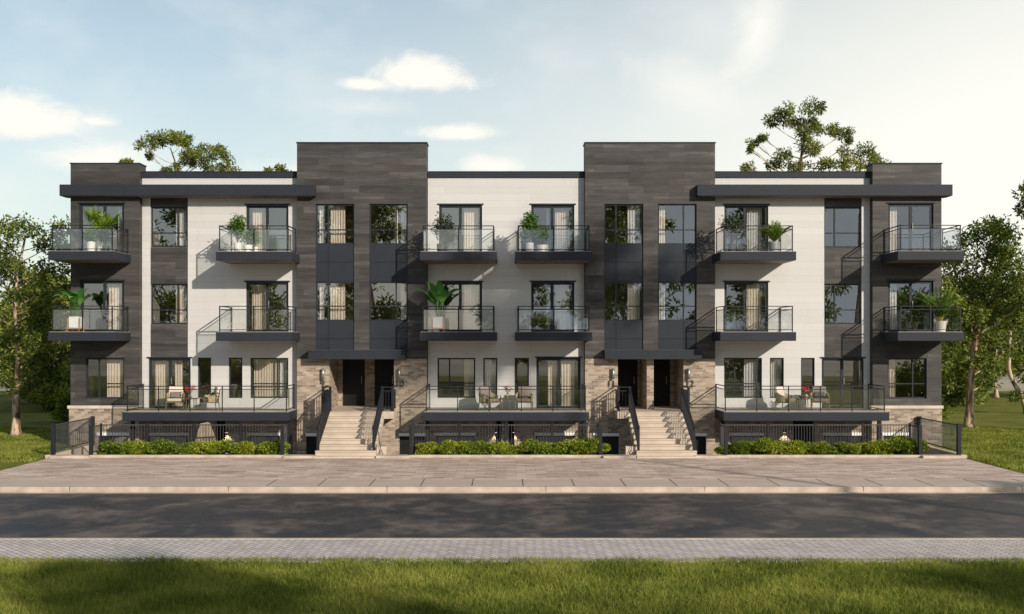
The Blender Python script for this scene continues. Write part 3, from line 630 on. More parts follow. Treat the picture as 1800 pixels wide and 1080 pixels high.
# towers
YR = 43.5
def tower(xa, xb, sec, cols, openings, doors, pier, base_w, canopy):
    zb = fz(631, TP)
    hol = [(fx(a, TP), fx(b, TP), fz(616, TP), fz(358.5, TP)) for a, b, m_ in cols]
    mb = MB(); wall_holes(mb, xa, xb, zb, ZT_TOWER, TP, 0.25, hol)
    mb.box(xa, xa + 0.25, TP + 0.25, TP + 0.75, 1.1, ZT_TOWER); mb.box(xb - 0.25, xb, TP + 0.25, TP + 0.75, 1.1, ZT_TOWER)
    mb.box(xa + 0.25, xb - 0.25, TP + 0.5, TP + 0.75, 9.9, ZT_TOWER)
    mb.build('plank_tower', M['plank'], B)
    MB().cbox(xa - 0.03, xb + 0.03, TP - 0.03, TP + 0.78, ZT_TOWER, ZT_TOWER + 0.045, 0.008).build('parapet_cap', M['fascia'], B)
    for a, b, m_ in cols:      # metal spandrels: four panels with open seams
        for c, d, e in ((430, 461, 495.3), (564.6, 596, 616)):
            sp = MB(); x0, x1, xm = fx(a, TP), fx(b, TP), fx(m_, TP)
            for u0, u1 in ((x0, xm - 0.006), (xm + 0.006, x1)):
                sp.box(u0, u1, TP + 0.045, TP + 0.09, fz(d, TP) + 0.006, fz(c, TP)); sp.box(u0, u1, TP + 0.045, TP + 0.09, fz(e, TP), fz(d, TP) - 0.006)
            sp.box(x0, x1, TP + 0.092, TP + 0.2, fz(e, TP), fz(c, TP))
            sp.build('spandrel_panel', M['fascia'], B)
    # brick ground floor with the recessed porch
    oh = [(fx(a, TP), fx(b, TP), Z1, zb + 1) for a, b in openings]
    bwh = [(fx(a, TP), fx(b, TP), -0.6, fz(767, TP)) for a, b in base_w]
    mb = MB(); wall_holes(mb, xa, xb, BASE, zb - 0.002, TP - 0.004, 0.3, oh + bwh)
    x0, x1 = oh[0][0], oh[-1][1]
    mb.box(x0 - 0.25, x0, TP + 0.3, YR + 0.2, Z1 - 0.3, zb); mb.box(x1, x1 + 0.25, TP + 0.3, YR + 0.2, Z1 - 0.3, zb)
    if pier: mb.box(fx(pier[0], TP), fx(pier[1], TP), TP + 0.29, YR, Z1, zb - 0.003)
    dh = [(fx(a, YR), fx(b, YR), Z1 - 0.01, Z1 + 2.12) for a, b in doors]
    wall_holes(mb, x0, x1, Z1 - 0.02, zb + 0.05, YR, 0.2, dh)
    mb.box(xa, xa + 0.25, TP + 0.3, TP + 0.75, BASE, 1.098); mb.box(xb - 0.25, xb, TP + 0.3, TP + 0.75, BASE, 1.098)
    mb.build('brick_porch', M['brick'], B)
    MB().box(x0, x1, TP + 0.01, YR + 0.1, zb + 0.005, zb + 0.1).build('porch_ceiling', M['soffit'], B)
    for h in dh:
        d = MB(); d.cbox(h[0] + 0.05, h[1] - 0.05, YR + 0.08, YR + 0.13, h[2] + 0.02, h[3] - 0.05, 0.006)
        for k in range(3):
            zz = h[2] + 0.22 + k * 0.62; d.cbox(h[0] + 0.2, h[1] - 0.2, YR + 0.068, YR + 0.081, zz, zz + 0.5, 0.01)
        f = MB(); f.box(h[0], h[0] + 0.05, YR + 0.05, YR + 0.15, h[2], h[3]); f.box(h[1] - 0.05, h[1], YR + 0.05, YR + 0.15, h[2], h[3]); f.box(h[0] + 0.05, h[1] - 0.05, YR + 0.05, YR + 0.15, h[3] - 0.05, h[3])
        do = d.build('entry_door', M['door'], B); f.build('door_frame', M['frame'], do)
        MB().tube([(h[1] - 0.14, YR + 0.04, h[2] + 0.9), (h[1] - 0.14, YR + 0.04, h[2] + 1.2)], 0.014, 8).build('handle', M['lampmetal'], do)
    for h in bwh:
        pl = TP; fo = MB().box(h[0], h[1], pl + 0.10, pl + 0.16, h[2], h[3]).build('basement_window', M['door'], B)
        MB().cbox(h[0] - 0.02, h[1] + 0.02, pl - 0.04, pl + 0.055, h[3] + 0.001, h[3] + 0.115, 0.008).build('lintel', M['lintel'], fo)
    yc = 40.75; MB().cbox(fx(canopy[0], yc), fx(canopy[1], yc), yc, TP - 0.006, fz(632, yc), fz(616.6, yc), 0.01).build('entry_canopy', M['fascia'], B)
    MB().box(fx(canopy[0], yc) - 0.015, fx(canopy[1], yc) + 0.015, yc - 0.02, TP - 0.008, fz(616.6, yc) + 0.001, fz(616.6, yc) + 0.028).build('canopy_highlight', M['fence'], B)  # lighter strip added as the lit line along the canopy's top edge
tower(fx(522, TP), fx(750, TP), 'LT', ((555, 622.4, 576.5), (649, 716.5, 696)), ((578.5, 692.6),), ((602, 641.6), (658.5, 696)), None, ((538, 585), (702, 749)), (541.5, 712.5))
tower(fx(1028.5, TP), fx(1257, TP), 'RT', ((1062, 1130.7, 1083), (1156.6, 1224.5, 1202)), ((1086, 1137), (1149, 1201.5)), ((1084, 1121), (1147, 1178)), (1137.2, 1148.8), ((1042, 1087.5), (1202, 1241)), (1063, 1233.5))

# shell behind the facades: floors, back walls, partitions, roof
mb = MB(); XE = 16.35
for z in (Z1 - 0.25, Z2 - 0.25, Z3 - 0.25):
    mb.box(-XE, XE, WP + 0.27, 46.0, z, z + 0.23)
mb.box(-XE, XE, 45.6, 45.8, BASE, 10.0); mb.box(-XE, XE, WP + 0.27, 46, 9.75, 9.95)
for x in (-13.9, -8.0, -3.0, 0.0, 3.0, 8.0, 13.9): mb.box(x - 0.06, x + 0.06, WP + 0.3, 45.6, BASE, 9.75)
mb.box(-XE, XE, 43.9, 44.0, BASE, Z1 - 0.25)
mb.build('interior', M['interior'], B)
mb = MB(); mb.box(-16.4, 16.4, WP + 0.28, 53, 9.96, 10.12); mb.box(-16.4, 16.4, 52.8, 53, BASE, 9.96); mb.build('roof', M['roof'], B)

# balconies and decks
def balcony(x0, x1, yf, yb, zt, posts, back_l, back_r, part='balcony', th=0.32, h=0.965, frontpost_h=None):
    slab = MB().cbox(x0, x1, yf, yb, zt - th, zt, 0.008).build(part, M['fascia'], B)
    MB().box(x0 + 0.05, x1 - 0.05, yf + 0.05, yb - 0.01, zt - th - 0.006, zt - th + 0.01).build('soffit', M['soffit'], slab)
    MB().box(x0 + 0.03, x1 - 0.03, yf + 0.03, yb - 0.01, zt - 0.01, zt + 0.012).build('floor', M['floor'], slab)
    y = yf + 0.09; r = MB(); w = 0.036
    xs = posts; L, Rr = xs[0], xs[-1]
    for x in xs: r.box(x - w / 2, x + w / 2, y - w / 2, y + w / 2, zt + 0.012, zt + h - 0.03)
    ends = []
    for sx, bk in ((L, back_l), (Rr, back_r)):
        if bk is None: continue
        r.box(sx - w / 2, sx + w / 2, bk - 0.06, bk - 0.024, zt + 0.012, zt + h - 0.03)
        r.box(sx - 0.024, sx + 0.024, y + 0.024, bk - 0.002, zt + h - 0.03, zt + h)
        for zz in (zt + 0.83, zt + 0.085): r.box(sx - 0.013, sx + 0.013, y + w / 2, bk - 0.06, zz - 0.013, zz + 0.013)
        ends.append((sx, bk))
    r.box(L - 0.024, Rr + 0.024, y - 0.024, y + 0.024, zt + h - 0.03, zt + h)
    for i in range(len(xs) - 1):
        for zz in (zt + 0.83, zt + 0.085): r.box(xs[i] + w / 2, xs[i + 1] - w / 2, y - 0.013, y + 0.013, zz - 0.013, zz + 0.013)
    ro = r.build('railing', M['rail'], slab)
    for i in range(len(xs) - 1):
        MB().box(xs[i] + w / 2 + 0.012, xs[i + 1] - w / 2 - 0.012, y - 0.005, y + 0.005, zt + 0.10, zt + 0.815).build('glass_panel', M['rglass'], slab)
    for sx, bk in ends:
        MB().box(sx - 0.005, sx + 0.005, y + w / 2 + 0.012, bk - 0.075, zt + 0.10, zt + 0.815).build('glass_panel', M['rglass'], slab)
    return slab
def lin(a, b, n): return [a + (b - a) * i / n for i in range(n + 1)]
for zt in (Z3, Z2):
    for f in (1, -1):
        def fl(a, b): return (a, b) if f == 1 else (-b, -a)
        x0, x1 = fl(-10.66, -7.87); balcony(x0, x1, BF, WP - 0.002, zt, lin(x0 + 0.12, x1 - 0.15 if f == 1 else x1 - 0.12, 2) if f == 1 else lin(x0 + 0.15, x1 - 0.12, 2), WP if f == 1 else TP, TP if f == 1 else WP)
        x0, x1 = fl(-3.17, -0.34); balcony(x0, x1, BF, WP - 0.002, zt, lin(x0 + 0.12, x1 - 0.12, 2), TP if f == 1 else WP, WP if f == 1 else TP)
        x0, x1 = fl(-16.74, -14.32); xs = lin(x0 + 0.13, x1 - 0.1, 2); balcony(x0, x1, EF, TP - 0.002, zt, xs, TP, TP)
for x0, x1, ps in ((-14.1, -7.97, (224, 278.7, 334, 390.7, 446.7, 503.5)), (-3.06, 3.05, (749.4, 804.2, 860, 916.4, 972, 1029)), (7.99, 14.08, (1275, 1330.3, 1386, 1442, 1497.8, 1554.5))):
    d = balcony(x0, x1, BF, WP - 0.002, Z1, [fx(p, BF + 0.09) for p in ps], WP if x0 < 0 else WP, TP if x0 < -5 else WP, part='deck')
    for x in (x0 + 0.12, x1 - 0.10): MB().box(x - 0.065, x + 0.065, 40.42, 40.55, BASE, Z1 - 0.33).build('post', M['rail'], d)

# entry stairs
def stair(flip, label):
    t = thing('entry_stair', label, 'stairs', (-5.56 if not flip else 5.56, 37.4, 0))
    s = 1 if not flip else -1          # +1: open landing strip towards the middle of the building
    st = MB(); xa, xb = -1.04, 1.04; n = 8; z0 = 0.065; rs = (Z1 - 0.004 - z0) / n; td = 0.377
    prof = []
    for i in range(n):
        prof += [(td * i, z0 + rs * i), (td * i, z0 + rs * (i + 1))]
    prof.append((td * (n - 1) + 0.02, Z1 - 0.004)); prof.append((td * (n - 1) + 0.02, Z1 - 0.32)); prof.append((td * 1.2, -0.2)); prof.append((0, -0.2))
    V = [(xa, y, z) for y, z in prof] + [(xb, y, z) for y, z in prof]; m_ = len(prof)
    st.add(V, [tuple(range(m_)), tuple(range(2 * m_ - 1, m_ - 1, -1))] + [(i, m_ + i, m_ + (i + 1) % m_, (i + 1) % m_) for i in range(m_)])
    for i in range(n): st.cbox(xa - 0.004, xb + 0.004, td * i - 0.025, td * i + 0.10, z0 + rs * (i + 1) - 0.045, z0 + rs * (i + 1) + 0.004, 0.01)   # nosings
    st.cbox(xa - 0.02, xb - 0.02, -0.22, -0.001, -0.2, 0.062, 0.015)
    st.build('steps', M['concrete'], t)
    yl = 40.04 - 37.4
    la = MB(); la.cbox(-1.28, 1.40, yl, TP - 37.4 - 0.006, Z1 - 0.27, Z1, 0.008) if not flip else la.cbox(-1.44, 1.26, yl, TP - 37.4 - 0.006, Z1 - 0.27, Z1, 0.008)
    xr = (fx(578.5, TP) + 5.56 + .002, fx(692.6, TP) + 5.56 - .002) if not flip else (fx(1086, TP) - 5.56 + .002, fx(1201.5, TP) - 5.56 - .002)
    la.box(xr[0], xr[1], TP - 37.4 - 0.005, YR - 37.4 - 0.002, Z1 - 0.27, Z1 - 0.001)
    la.build('landing', M['concrete'], t)
    lo, hi = (-1.28, 1.40) if not flip else (-1.44, 1.26)
    for sx, edge in ((-0.965, lo + 0.05), (0.965, hi - 0.05)):
        r = MB(); y0, y1 = 0.13, yl + 0.07; zb0, zb1 = z0 + rs, Z1
        for (yy, zz, hh) in ((y0, zb0, 0.87), (y1, zb1, 0.93)): r.cbox(sx - 0.045, sx + 0.045, yy - 0.045, yy + 0.045, zz - 0.02, zz + hh, 0.006)
        ta, tb = zb0 + 0.83, zb1 + 0.88
        r.bar((sx, y0 - 0.1, ta - 0.05), (sx, y1, tb), 0.055, 0.05); r.bar((sx, y0, ta - 0.13), (sx, y1, tb - 0.13), 0.03, 0.03); r.bar((sx, y0, zb0 + 0.1), (sx, y1, zb1 + 0.06), 0.03, 0.03)
        k = int((y1 - y0) / 0.115)
        for i in range(1, k):
            u = i / k; yy = y0 + (y1 - y0) * u; r.box(sx - 0.009, sx + 0.009, yy - 0.009, yy + 0.009, zb0 + 0.1 + (zb1 - 0.04 - zb0) * u, ta - 0.13 + (tb - ta) * u)
        # short front piece along the landing edge, then back to the wall
        r.cbox(edge - 0.045, edge + 0.045, y1 - 0.045, y1 + 0.045, Z1, Z1 + 0.93, 0.006)
        for zz in (Z1 + 0.90, Z1 + 0.76, Z1 + 0.08):
            r.box(min(sx, edge) + 0.045, max(sx, edge) - 0.045, y1 - 0.015, y1 + 0.015, zz - 0.018, zz + 0.018)
            r.box(edge - 0.015, edge + 0.015, y1 + 0.045, TP - 37.4 - 0.01, zz - 0.018, zz + 0.018)
        a_, b_ = min(sx, edge) + 0.045, max(sx, edge) - 0.045; k = max(2, int((b_ - a_) / 0.09))
        for i in range(1, k): x = a_ + (b_ - a_) * i / k; r.box(x - 0.009, x + 0.009, y1 - 0.009, y1 + 0.009, Z1 + 0.08, Z1 + 0.76)
        k = int((TP - 37.4 - y1) / 0.105)
        for i in range(1, k): yy = y1 + (TP - 37.4 - y1) * i / k; r.box(edge - 0.009, edge + 0.009, yy - 0.009, yy + 0.009, Z1 + 0.08, Z1 + 0.76)
        r.build('handrail', M['rail'], t)
    sx = 1.22 if not flip else -1.22
    MB().cbox(sx - 0.17, sx + 0.17, 0.25, 0.55, -0.2, 0.36, 0.01).build('side_block', M['concrete'], t)
    r = MB(); xx = sx - 0.1 * s
    r.tube([(xx, 0.2, 0.9), (xx + 0.04 * s, 0.18, 0.5), (xx + 0.10 * s, 0.16, 0.25), (xx + 0.02 * s, 0.16, 0.12), (xx + 0.02 * s, 0.16, -0.1)], 0.012, 6)
    r.tube([(xx + 0.10 * s, 0.16, 0.25), (xx + 0.16 * s, 0.15, 0.1), (xx + 0.19 * s, 0.16, -0.1)], 0.012, 6); r.build('conduit', M['rail'], t)
stair(False, 'pale concrete entry stair of eight steps under the left tower canopy')
stair(True, 'pale concrete entry stair of eight steps under the right tower canopy')

# fences
def fence(pts, posts, label, h=1.05, zb=0.0):
    t = thing('metal_fence', label, 'fence', (pts[0][0], pts[0][1], 0), group='black picket fences')
    ox, oy = pts[0][0], pts[0][1]
    for px, py, w in posts: MB().cbox(px - ox - w / 2, px - ox + w / 2, py - oy - w / 2, py - oy + w / 2, zb, zb + h + 0.03, 0.006).build('post', M['rail'], t)
    for (ax, ay), (bx, by) in zip(pts[:-1], pts[1:]):
        p = MB(); a = Vector((ax - ox, ay - oy, 0)); b = Vector((bx - ox, by - oy, 0)); L = (b - a).length; u = (b - a) / L
        a2, b2 = a + u * 0.05, b - u * 0.05
        for z in (h - 0.03, 0.13): p.bar(a2 + Vector((0, 0, zb + z)), b2 + Vector((0, 0, zb + z)), 0.035, 0.04)
        k = int(L / 0.098)
        for i in range(1, k): c = a + (b - a) * i / k; p.box(c.x - 0.008, c.x + 0.008, c.y - 0.008, c.y + 0.008, zb + 0.14, zb + h - 0.04)
        p.build('picket_panel', M['fence'], t)
YB = 38.42; YF = 37.50
for (x0, x1), nm in zip(((-14.4, -7.77), (-3.30, 3.28), (7.63, 14.36)), ('left', 'middle', 'right')):
    cs = [(x, YB) for x in lin(x0, x1, 4)]
    desc = {'left': 'black picket fence behind the shrubs left of the left stair, around the pale rock', 'middle': 'black picket fence behind the shrubs between the two entry stairs', 'right': 'black picket fence behind the shrubs right of the right stair'}[nm]
    fence([(x0, YF)] + cs + [(x1, YF)], [(x0, YF, 0.11), (x1, YF, 0.11)] + [(x, y, 0.075) for x, y in cs], desc, zb=0.03)
fence([(-15.72, 37.52), (-15.72, 41.1)], [(-15.72, 37.52, 0.13), (-15.72, 41.1, 0.13)], 'black picket fence beside the left lawn, running back to the brick base', zb=0.09)
fence([(15.72, 37.52), (15.72, 41.1)], [(15.72, 37.52, 0.13), (15.72, 41.1, 0.13)], 'black picket fence beside the right lawn, running back to the brick base', zb=0.09)

# wall lamps and house numbers
for px, d in ((568.5, 'left of the left recessed porch'), (702, 'right of the left recessed porch'), (1077.5, 'left of the right recessed porch'), (1210, 'right of the right recessed porch')):
    x = fx(px, TP); z = fz(657, TP)
    t = thing('wall_lamp', 'unlit cylindrical metal wall lamp on brick ' + d, 'wall lamp', (x, TP, z), group='cylinder lamps beside the porches')
    MB().lathe([(0.03, -0.21), (0.055, -0.21), (0.055, 0.21), (0.03, 0.21)], 0, -0.12, 0, 16).build('shade', M['lampmetal'], t, True)
    MB().cbox(-0.035, 0.035, -0.075, -0.006, -0.06, 0.06, 0.005).build('bracket', M['rail'], t)
for px, s_ in ((567.5, '9'), (703, '10'), (1077.5, '11'), (1212.5, '12')):
    cu = bpy.data.curves.new('house_number', 'FONT'); cu.body = s_; cu.size = 0.34; cu.extrude = 0.012; cu.align_x = 'CENTER'
    tmp = bpy.data.objects.new('tmp', cu); COL.objects.link(tmp); bpy.context.view_layer.update()
    me = bpy.data.meshes.new_from_object(tmp.evaluated_get(bpy.context.evaluated_depsgraph_get())); bpy.data.objects.remove(tmp)
    me.name = 'house_number'; me.materials.clear(); me.materials.append(M['number'])
    o = bpy.data.objects.new('house_number', me); COL.objects.link(o); o.rotation_euler = (R(90), 0, 0); o.location = (fx(px, TP) - (0.06 if s_ == '11' else 0), TP - 0.055, fz(679.5, TP))
    tag(o, {'9': 'dark metal house number 9 left of the left recessed porch', '10': 'dark metal house number 10 right of the left recessed porch', '11': 'dark metal house number 11 left of the right recessed porch', '12': 'dark metal house number 12 right of the right recessed porch'}[s_], 'house number')
# lit lamps beside the basement doors
em, et, ep, eo = mat('lamp_glow'); setp(et, ep, **{'Base Color': (0.9, 0.85, 0.75), 'Emission Color': (1.0, 0.85, 0.62), 'Emission Strength': 1.6})
for px, d in ((399, 'behind the left fence'), (872, 'left of the middle pair behind the fence'), (903, 'right of the middle pair behind the fence'), (1378.5, 'behind the right fence')):
    x = fx(px, WP)
    t = thing('basement_lamp', 'small lit lamp on brick below the deck, ' + d, 'wall lamp', (x, WP, fz(760, WP)), group='lit lamps under the decks')
    MB().cbox(-0.045, 0.045, -0.11, -0.004, 0.0, 0.07, 0.006).build('housing', M['rail'], t)
    MB().box(-0.035, 0.035, -0.10, -0.02, -0.012, -0.001).build('diffuser', em, t)
    MB().tube([(0, -0.02, 0.07), (0, -0.02, 0.42)], 0.009, 6).build('conduit', M['lampmetal'], t)
    ld = bpy.data.lights.new('lamp_light', 'SPOT'); lo_ = bpy.data.objects.new('lamp_light', ld); COL.objects.link(lo_); lo_.parent = t
    lo_.location = (0, -0.10, -0.03); ld.energy = 22; ld.color = (1.0, 0.86, 0.66); ld.spot_size = R(95); ld.spot_blend = 0.4; ld.shadow_soft_size = 0.03
# pale rock standing in for a lit patch of wall behind the left fence
mb = MB(); x = fx(363, 39.6)
pts = [(-0.42, 0.05), (0.46, 0.0), (0.40, 0.25), (0.10, 0.98), (-0.18, 0.92), (-0.36, 0.35)]
V = [(px_, 0, pz - 0.95 if False else pz) for px_, pz in pts]
ctr = [(p_[0], -0.18 if 0 < i < 5 else -0.1, p_[1]) for i, p_ in enumerate(pts)]
bk = [(p_[0] * 0.8, 0.22, p_[1] * 0.92) for p_ in pts]
lowf = [(p_[0] * 1.1, -0.22, -0.95) for p_ in pts[:2]]; n_ = len(pts)
mb.add(ctr + bk, [tuple(range(n_)), tuple(range(2 * n_ - 1, n_ - 1, -1))] + [(i, n_ + i, n_ + (i + 1) % n_, (i + 1) % n_) for i in range(n_)])
mb.box(-0.45, 0.48, -0.10, 0.18, -0.96, 0.03)
ro = mb.build('wedge', M['wedge']); ro.location = (x, 39.6, 0.1); tag(ro, 'pale angular rock with a peaked top, standing in for lit wall behind the left fence', 'wedge')

# ------------------------------------------------------------------ trees
def P3(px, py, Y): return np.array((fx(px, Y), Y, fz(py, Y)))
def qbez(a, b, c, n): return [tuple((1 - t) ** 2 * a + 2 * t * (1 - t) * b + t * t * c) for t in np.linspace(0, 1, n)]
def make_tree(name, label, base, trunk, r0, r1, clumps, lm, ll, lw, per=26, dens=24, group=None, tr_f=0.34, cat='tree'):
    """trunk: world points from the ground up; clumps: (centre, radii) in world space"""
    base = np.array(base, float); t = thing(name, label, cat, tuple(base), group=group)
    tp = [np.array(p, float) - base for p in trunk]; n = len(tp)
    # smooth the trunk
    fine = []
    for i in range(n - 1):
        p0, p1, p2, p3 = tp[max(i - 1, 0)], tp[i], tp[i + 1], tp[min(i + 2, n - 1)]
        for u in np.linspace(0, 1, 5)[:-1]:
            fine.append(0.5 * ((2 * p1) + (-p0 + p2) * u + (2 * p0 - 5 * p1 + 4 * p2 - p3) * u * u + (-p0 + 3 * p1 - 3 * p2 + p3) * u ** 3))
    fine.append(tp[-1]); k = len(fine)
    rad = [r0 + (r1 - r0) * (i / (k - 1)) ** 0.8 for i in range(k)]; rad[0] *= 1.5; 
    if k > 2: rad[1] *= 1.12
    mb = MB(); mb.tube(fine, rad, 9)
    fine_a = np.array(fine); LV = []; LF = []; off = 0
    for c, r in clumps:
        c = np.array(c, float) - base; r = np.array(r, float)
        hd = np.linalg.norm(fine_a[:, :2] - c[:2], axis=1)
        want = c[2] - 0.55 * hd - r[2] * 0.3
        cost = np.abs(fine_a[:, 2] - want) + 0.35 * hd; cost[: max(1, k // 5)] += 3
        j = int(np.argmin(cost)); a = fine_a[j]
        rb = min(rad[j] * 0.5, 0.02 + 0.014 * np.linalg.norm(c - a))
        mid = (a + c) / 2 + np.array([0, 0, -0.12 * np.linalg.norm(c - a)]) + rng.normal(size=3) * 0.08 * np.linalg.norm(c - a)
        br = qbez(a, mid, c, 7); mb.tube(br, [rb * (1 - 0.7 * i / 6) for i in range(7)], 5)
        nt = max(6, int(dens * (r[0] * r[1] * r[2]) ** (2 / 3) * 1.0))
        T = ellip(c, r, nt, 0.35); T[:, 2] = np.where(T[:, 2] < c[2] - 0.55 * r[2], c[2] - 0.55 * r[2] + rng.uniform(-.1, .1, nt), T[:, 2])
        for q_ in T[: max(4, nt // 4)]:
            m_ = (c + q_) / 2 + rng.normal(size=3) * 0.1; s0 = np.array(br[4])
            mb.tube([tuple(s0), tuple((s0 + m_) / 2), tuple(q_)], [rb * .3, rb * .22, rb * .12], 4, False)
        V, Fa = tufts_leaves(T, tr_f * (r[0] * r[1] * r[2]) ** (1 / 3) * 0.9 + 0.08, per, ll, lw)
        LV.append(V); LF.append(Fa + off); off += len(V)
    mb.build('trunk', M['bark'], t, True)
    np_mesh('crown', np.concatenate(LV), np.concatenate(LF), lm, t)
    return t
def px_clumps(lst, Y, dj=1.0):
    out = []
    for px, py, rx, ry in lst:
        if Y < 55: rx *= 1.16; ry *= 1.22
        c = P3(px, py, Y); c[1] += rng.uniform(-1, 1) * dj; k = Y / F
        out.append((c, (rx * k, rx * k * 0.9, ry * k)))
    return out
Y = 46.0
make_tree('lawn_tree', 'tall pale barked tree on the lawn left of the building, trunk base in full view', (fx(28, Y), Y, 0),
    [P3(28, 768, Y) * [1, 1, 0], P3(29, 700, Y), P3(33, 640, Y), P3(32, 590, Y), P3(26, 540, Y), P3(32, 480, Y), P3(46, 410, Y)], 0.19, 0.04,
    px_clumps([(48, 402, 34, 17), (18, 432, 30, 16), (72, 428, 26, 17), (106, 405, 22, 15), (100, 436, 20, 10), (88, 470, 30, 15), (8, 480, 30, 20), (44, 466, 26, 14), (40, 516, 32, 16), (78, 508, 20, 14), (104, 505, 12, 8), (-20, 540, 40, 24),
               (60, 566, 40, 15), (100, 590, 26, 14), (14, 588, 34, 16), (70, 618, 42, 14), (100, 640, 24, 14), (20, 640, 36, 13), (74, 660, 30, 10), (110, 560, 16, 10), (-25, 620, 35, 20), (-35, 470, 35, 30), (112, 618, 20, 10), (62, 540, 28, 12), (84, 590, 26, 12), (6, 665, 24, 9), (56, 684, 18, 6), (122, 440, 8, 7), (30, 400, 20, 10)], Y, 1.2),
    M['lf_tree'], 0.19, 0.075, per=30, dens=36)
Y = 50.5
make_tree('lawn_tree', 'tall dense tree with two toned trunk on the lawn right of the building', (fx(1703, Y), Y, 0),
    [P3(1703, 753, Y) * [1, 1, 0], P3(1705, 700, Y), P3(1708, 650, Y), P3(1716, 590, Y), P3(1725, 540, Y), P3(1728, 490, Y), P3(1742, 420, Y)], 0.22, 0.05,
    px_clumps([(1752, 394, 24, 11), (1730, 412, 34, 16), (1690, 425, 24, 16), (1772, 424, 28, 18), (1668, 448, 18, 16), (1712, 452, 36, 20), (1752, 462, 34, 20), (1690, 492, 36, 18), (1738, 504, 38, 20), (1782, 500, 30, 24), (1672, 530, 26, 18), (1716, 548, 38, 18),
               (1764, 552, 32, 20), (1684, 586, 32, 16), (1744, 592, 30, 15), (1800, 560, 30, 30), (1674, 625, 24, 16), (1712, 634, 26, 12), (1744, 640, 26, 13), (1770, 620, 20, 12), (1668, 668, 20, 15), (1752, 672, 24, 16), (1690, 655, 18, 9), (1820, 470, 35, 35), (1778, 455, 22, 20), (1705, 515, 26, 16), (1662, 500, 14, 14), (1690, 555, 22, 12), (1740, 440, 22, 14), (1790, 530, 24, 20), (1725, 580, 22, 10)], Y, 1.6),
    M['lf_tree'], 0.20, 0.08, per=30, dens=38)
Y = 60.0
make_tree('lawn_tree', 'leaning forked tree at the right edge, behind the tall lawn tree', (fx(1806, Y), Y, 0),
    [P3(1806, 727, Y) * [1, 1, 0], P3(1797, 700, Y), P3(1782, 672, Y), P3(1774, 650, Y), P3(1775, 600, Y), P3(1778, 560, Y), P3(1790, 520, Y)], 0.17, 0.06,
    px_clumps([(1790, 560, 28, 18), (1812, 590, 26, 15), (1776, 520, 26, 18), (1830, 540, 35, 28), (1800, 670, 16, 8), (1785, 700, 16, 9), (1760, 580, 18, 10), (1820, 650, 20, 12)], Y), M['lf_tree'], 0.24, 0.09)
Y = 47.0
make_tree('lawn_tree', 'very tall tree at the right picture edge, only a few upper leaves showing', (fx(1880, Y), Y, 0),
    [P3(1880, 766, Y) * [1, 1, 0], P3(1874, 640, Y), P3(1866, 520, Y), P3(1856, 420, Y), P3(1850, 330, Y)], 0.3, 0.06,
    px_clumps([(1806, 346, 16, 14), (1812, 372, 16, 10), (1850, 320, 36, 22), (1846, 380, 34, 22), (1880, 360, 36, 26), (1805, 330, 10, 7), (1900, 440, 40, 30)], Y), M['lf_tree'], 0.24, 0.09)
Y = 64.0
make_tree('roof_line_tree', 'slender branched tree rising behind the roof by the left end block', (fx(320, Y), Y, 0),
    [P3(322, 730, Y) * [1, 1, 0], P3(322, 600, Y), P3(318, 450, Y), P3(316, 340, Y), P3(312, 300, Y), P3(300, 262, Y)], 0.2, 0.03,
    px_clumps([(272, 240, 24, 11), (300, 240, 26, 10), (262, 258, 16, 10), (326, 250, 22, 10), (258, 272, 8, 5), (340, 270, 20, 9), (330, 286, 12, 8), (366, 258, 20, 10), (386, 272, 16, 11), (354, 282, 26, 11), (398, 288, 14, 11), (372, 294, 22, 8), (316, 298, 12, 7), (292, 300, 10, 4), (232, 286, 9, 4), (216, 284, 8, 4), (410, 300, 10, 7)], Y, 0.7),
    M['lf_bg'], 0.19, 0.072, per=38, dens=50, tr_f=0.32)
make_tree('roof_line_tree', 'small treetop peeking over the roof just left of the left tower', (fx(490, Y), Y, 0),
    [P3(490, 730, Y) * [1, 1, 0], P3(492, 500, Y), P3(490, 340, Y), P3(488, 305, Y)], 0.2, 0.05,
    px_clumps([(490, 297, 13, 6), (476, 303, 10, 5), (502, 304, 10, 4), (480, 330, 30, 14)], Y, 0.5), M['lf_bg'], 0.19, 0.072, per=38, dens=50)
make_tree('roof_line_tree', 'large spreading tree rising behind the roof by the right end block', (fx(1412, Y), Y, 0),
    [P3(1412, 730, Y) * [1, 1, 0], P3(1410, 600, Y), P3(1416, 450, Y), P3(1412, 340, Y), P3(1408, 290, Y), P3(1412, 250, Y), P3(1422, 200, Y)], 0.24, 0.03,
    px_clumps([(1374, 197, 20, 12), (1358, 210, 16, 12), (1386, 212, 14, 9), (1424, 194, 20, 12), (1408, 214, 18, 12), (1430, 212, 16, 12), (1447, 229, 24, 9), (1480, 236, 20, 10), (1494, 246, 8, 6), (1414, 236, 18, 12), (1416, 258, 22, 14), (1436, 262, 10, 12), (1376, 276, 18, 9), (1360, 288, 20, 9),
               (1329, 246, 14, 7), (1312, 264, 8, 5), (1340, 242, 8, 5), (1314, 294, 14, 8), (1400, 292, 22, 8), (1440, 294, 24, 9)], Y, 0.8), M['lf_bg'], 0.19, 0.072, per=38, dens=50, tr_f=0.32)
make_tree('roof_line_tree', 'rounded treetop touching the right end block above the roof', (fx(1510, Y), Y, 0),
    [P3(1510, 730, Y) * [1, 1, 0], P3(1508, 500, Y), P3(1510, 340, Y), P3(1512, 290, Y)], 0.26, 0.05,
    px_clumps([(1490, 270, 14, 11), (1520, 264, 18, 12), (1530, 284, 18, 11), (1500, 290, 20, 9), (1476, 293, 14, 8), (1550, 292, 12, 7), (1490, 320, 40, 16)], Y, 0.8), M['lf_bg'], 0.19, 0.072, per=38, dens=50)
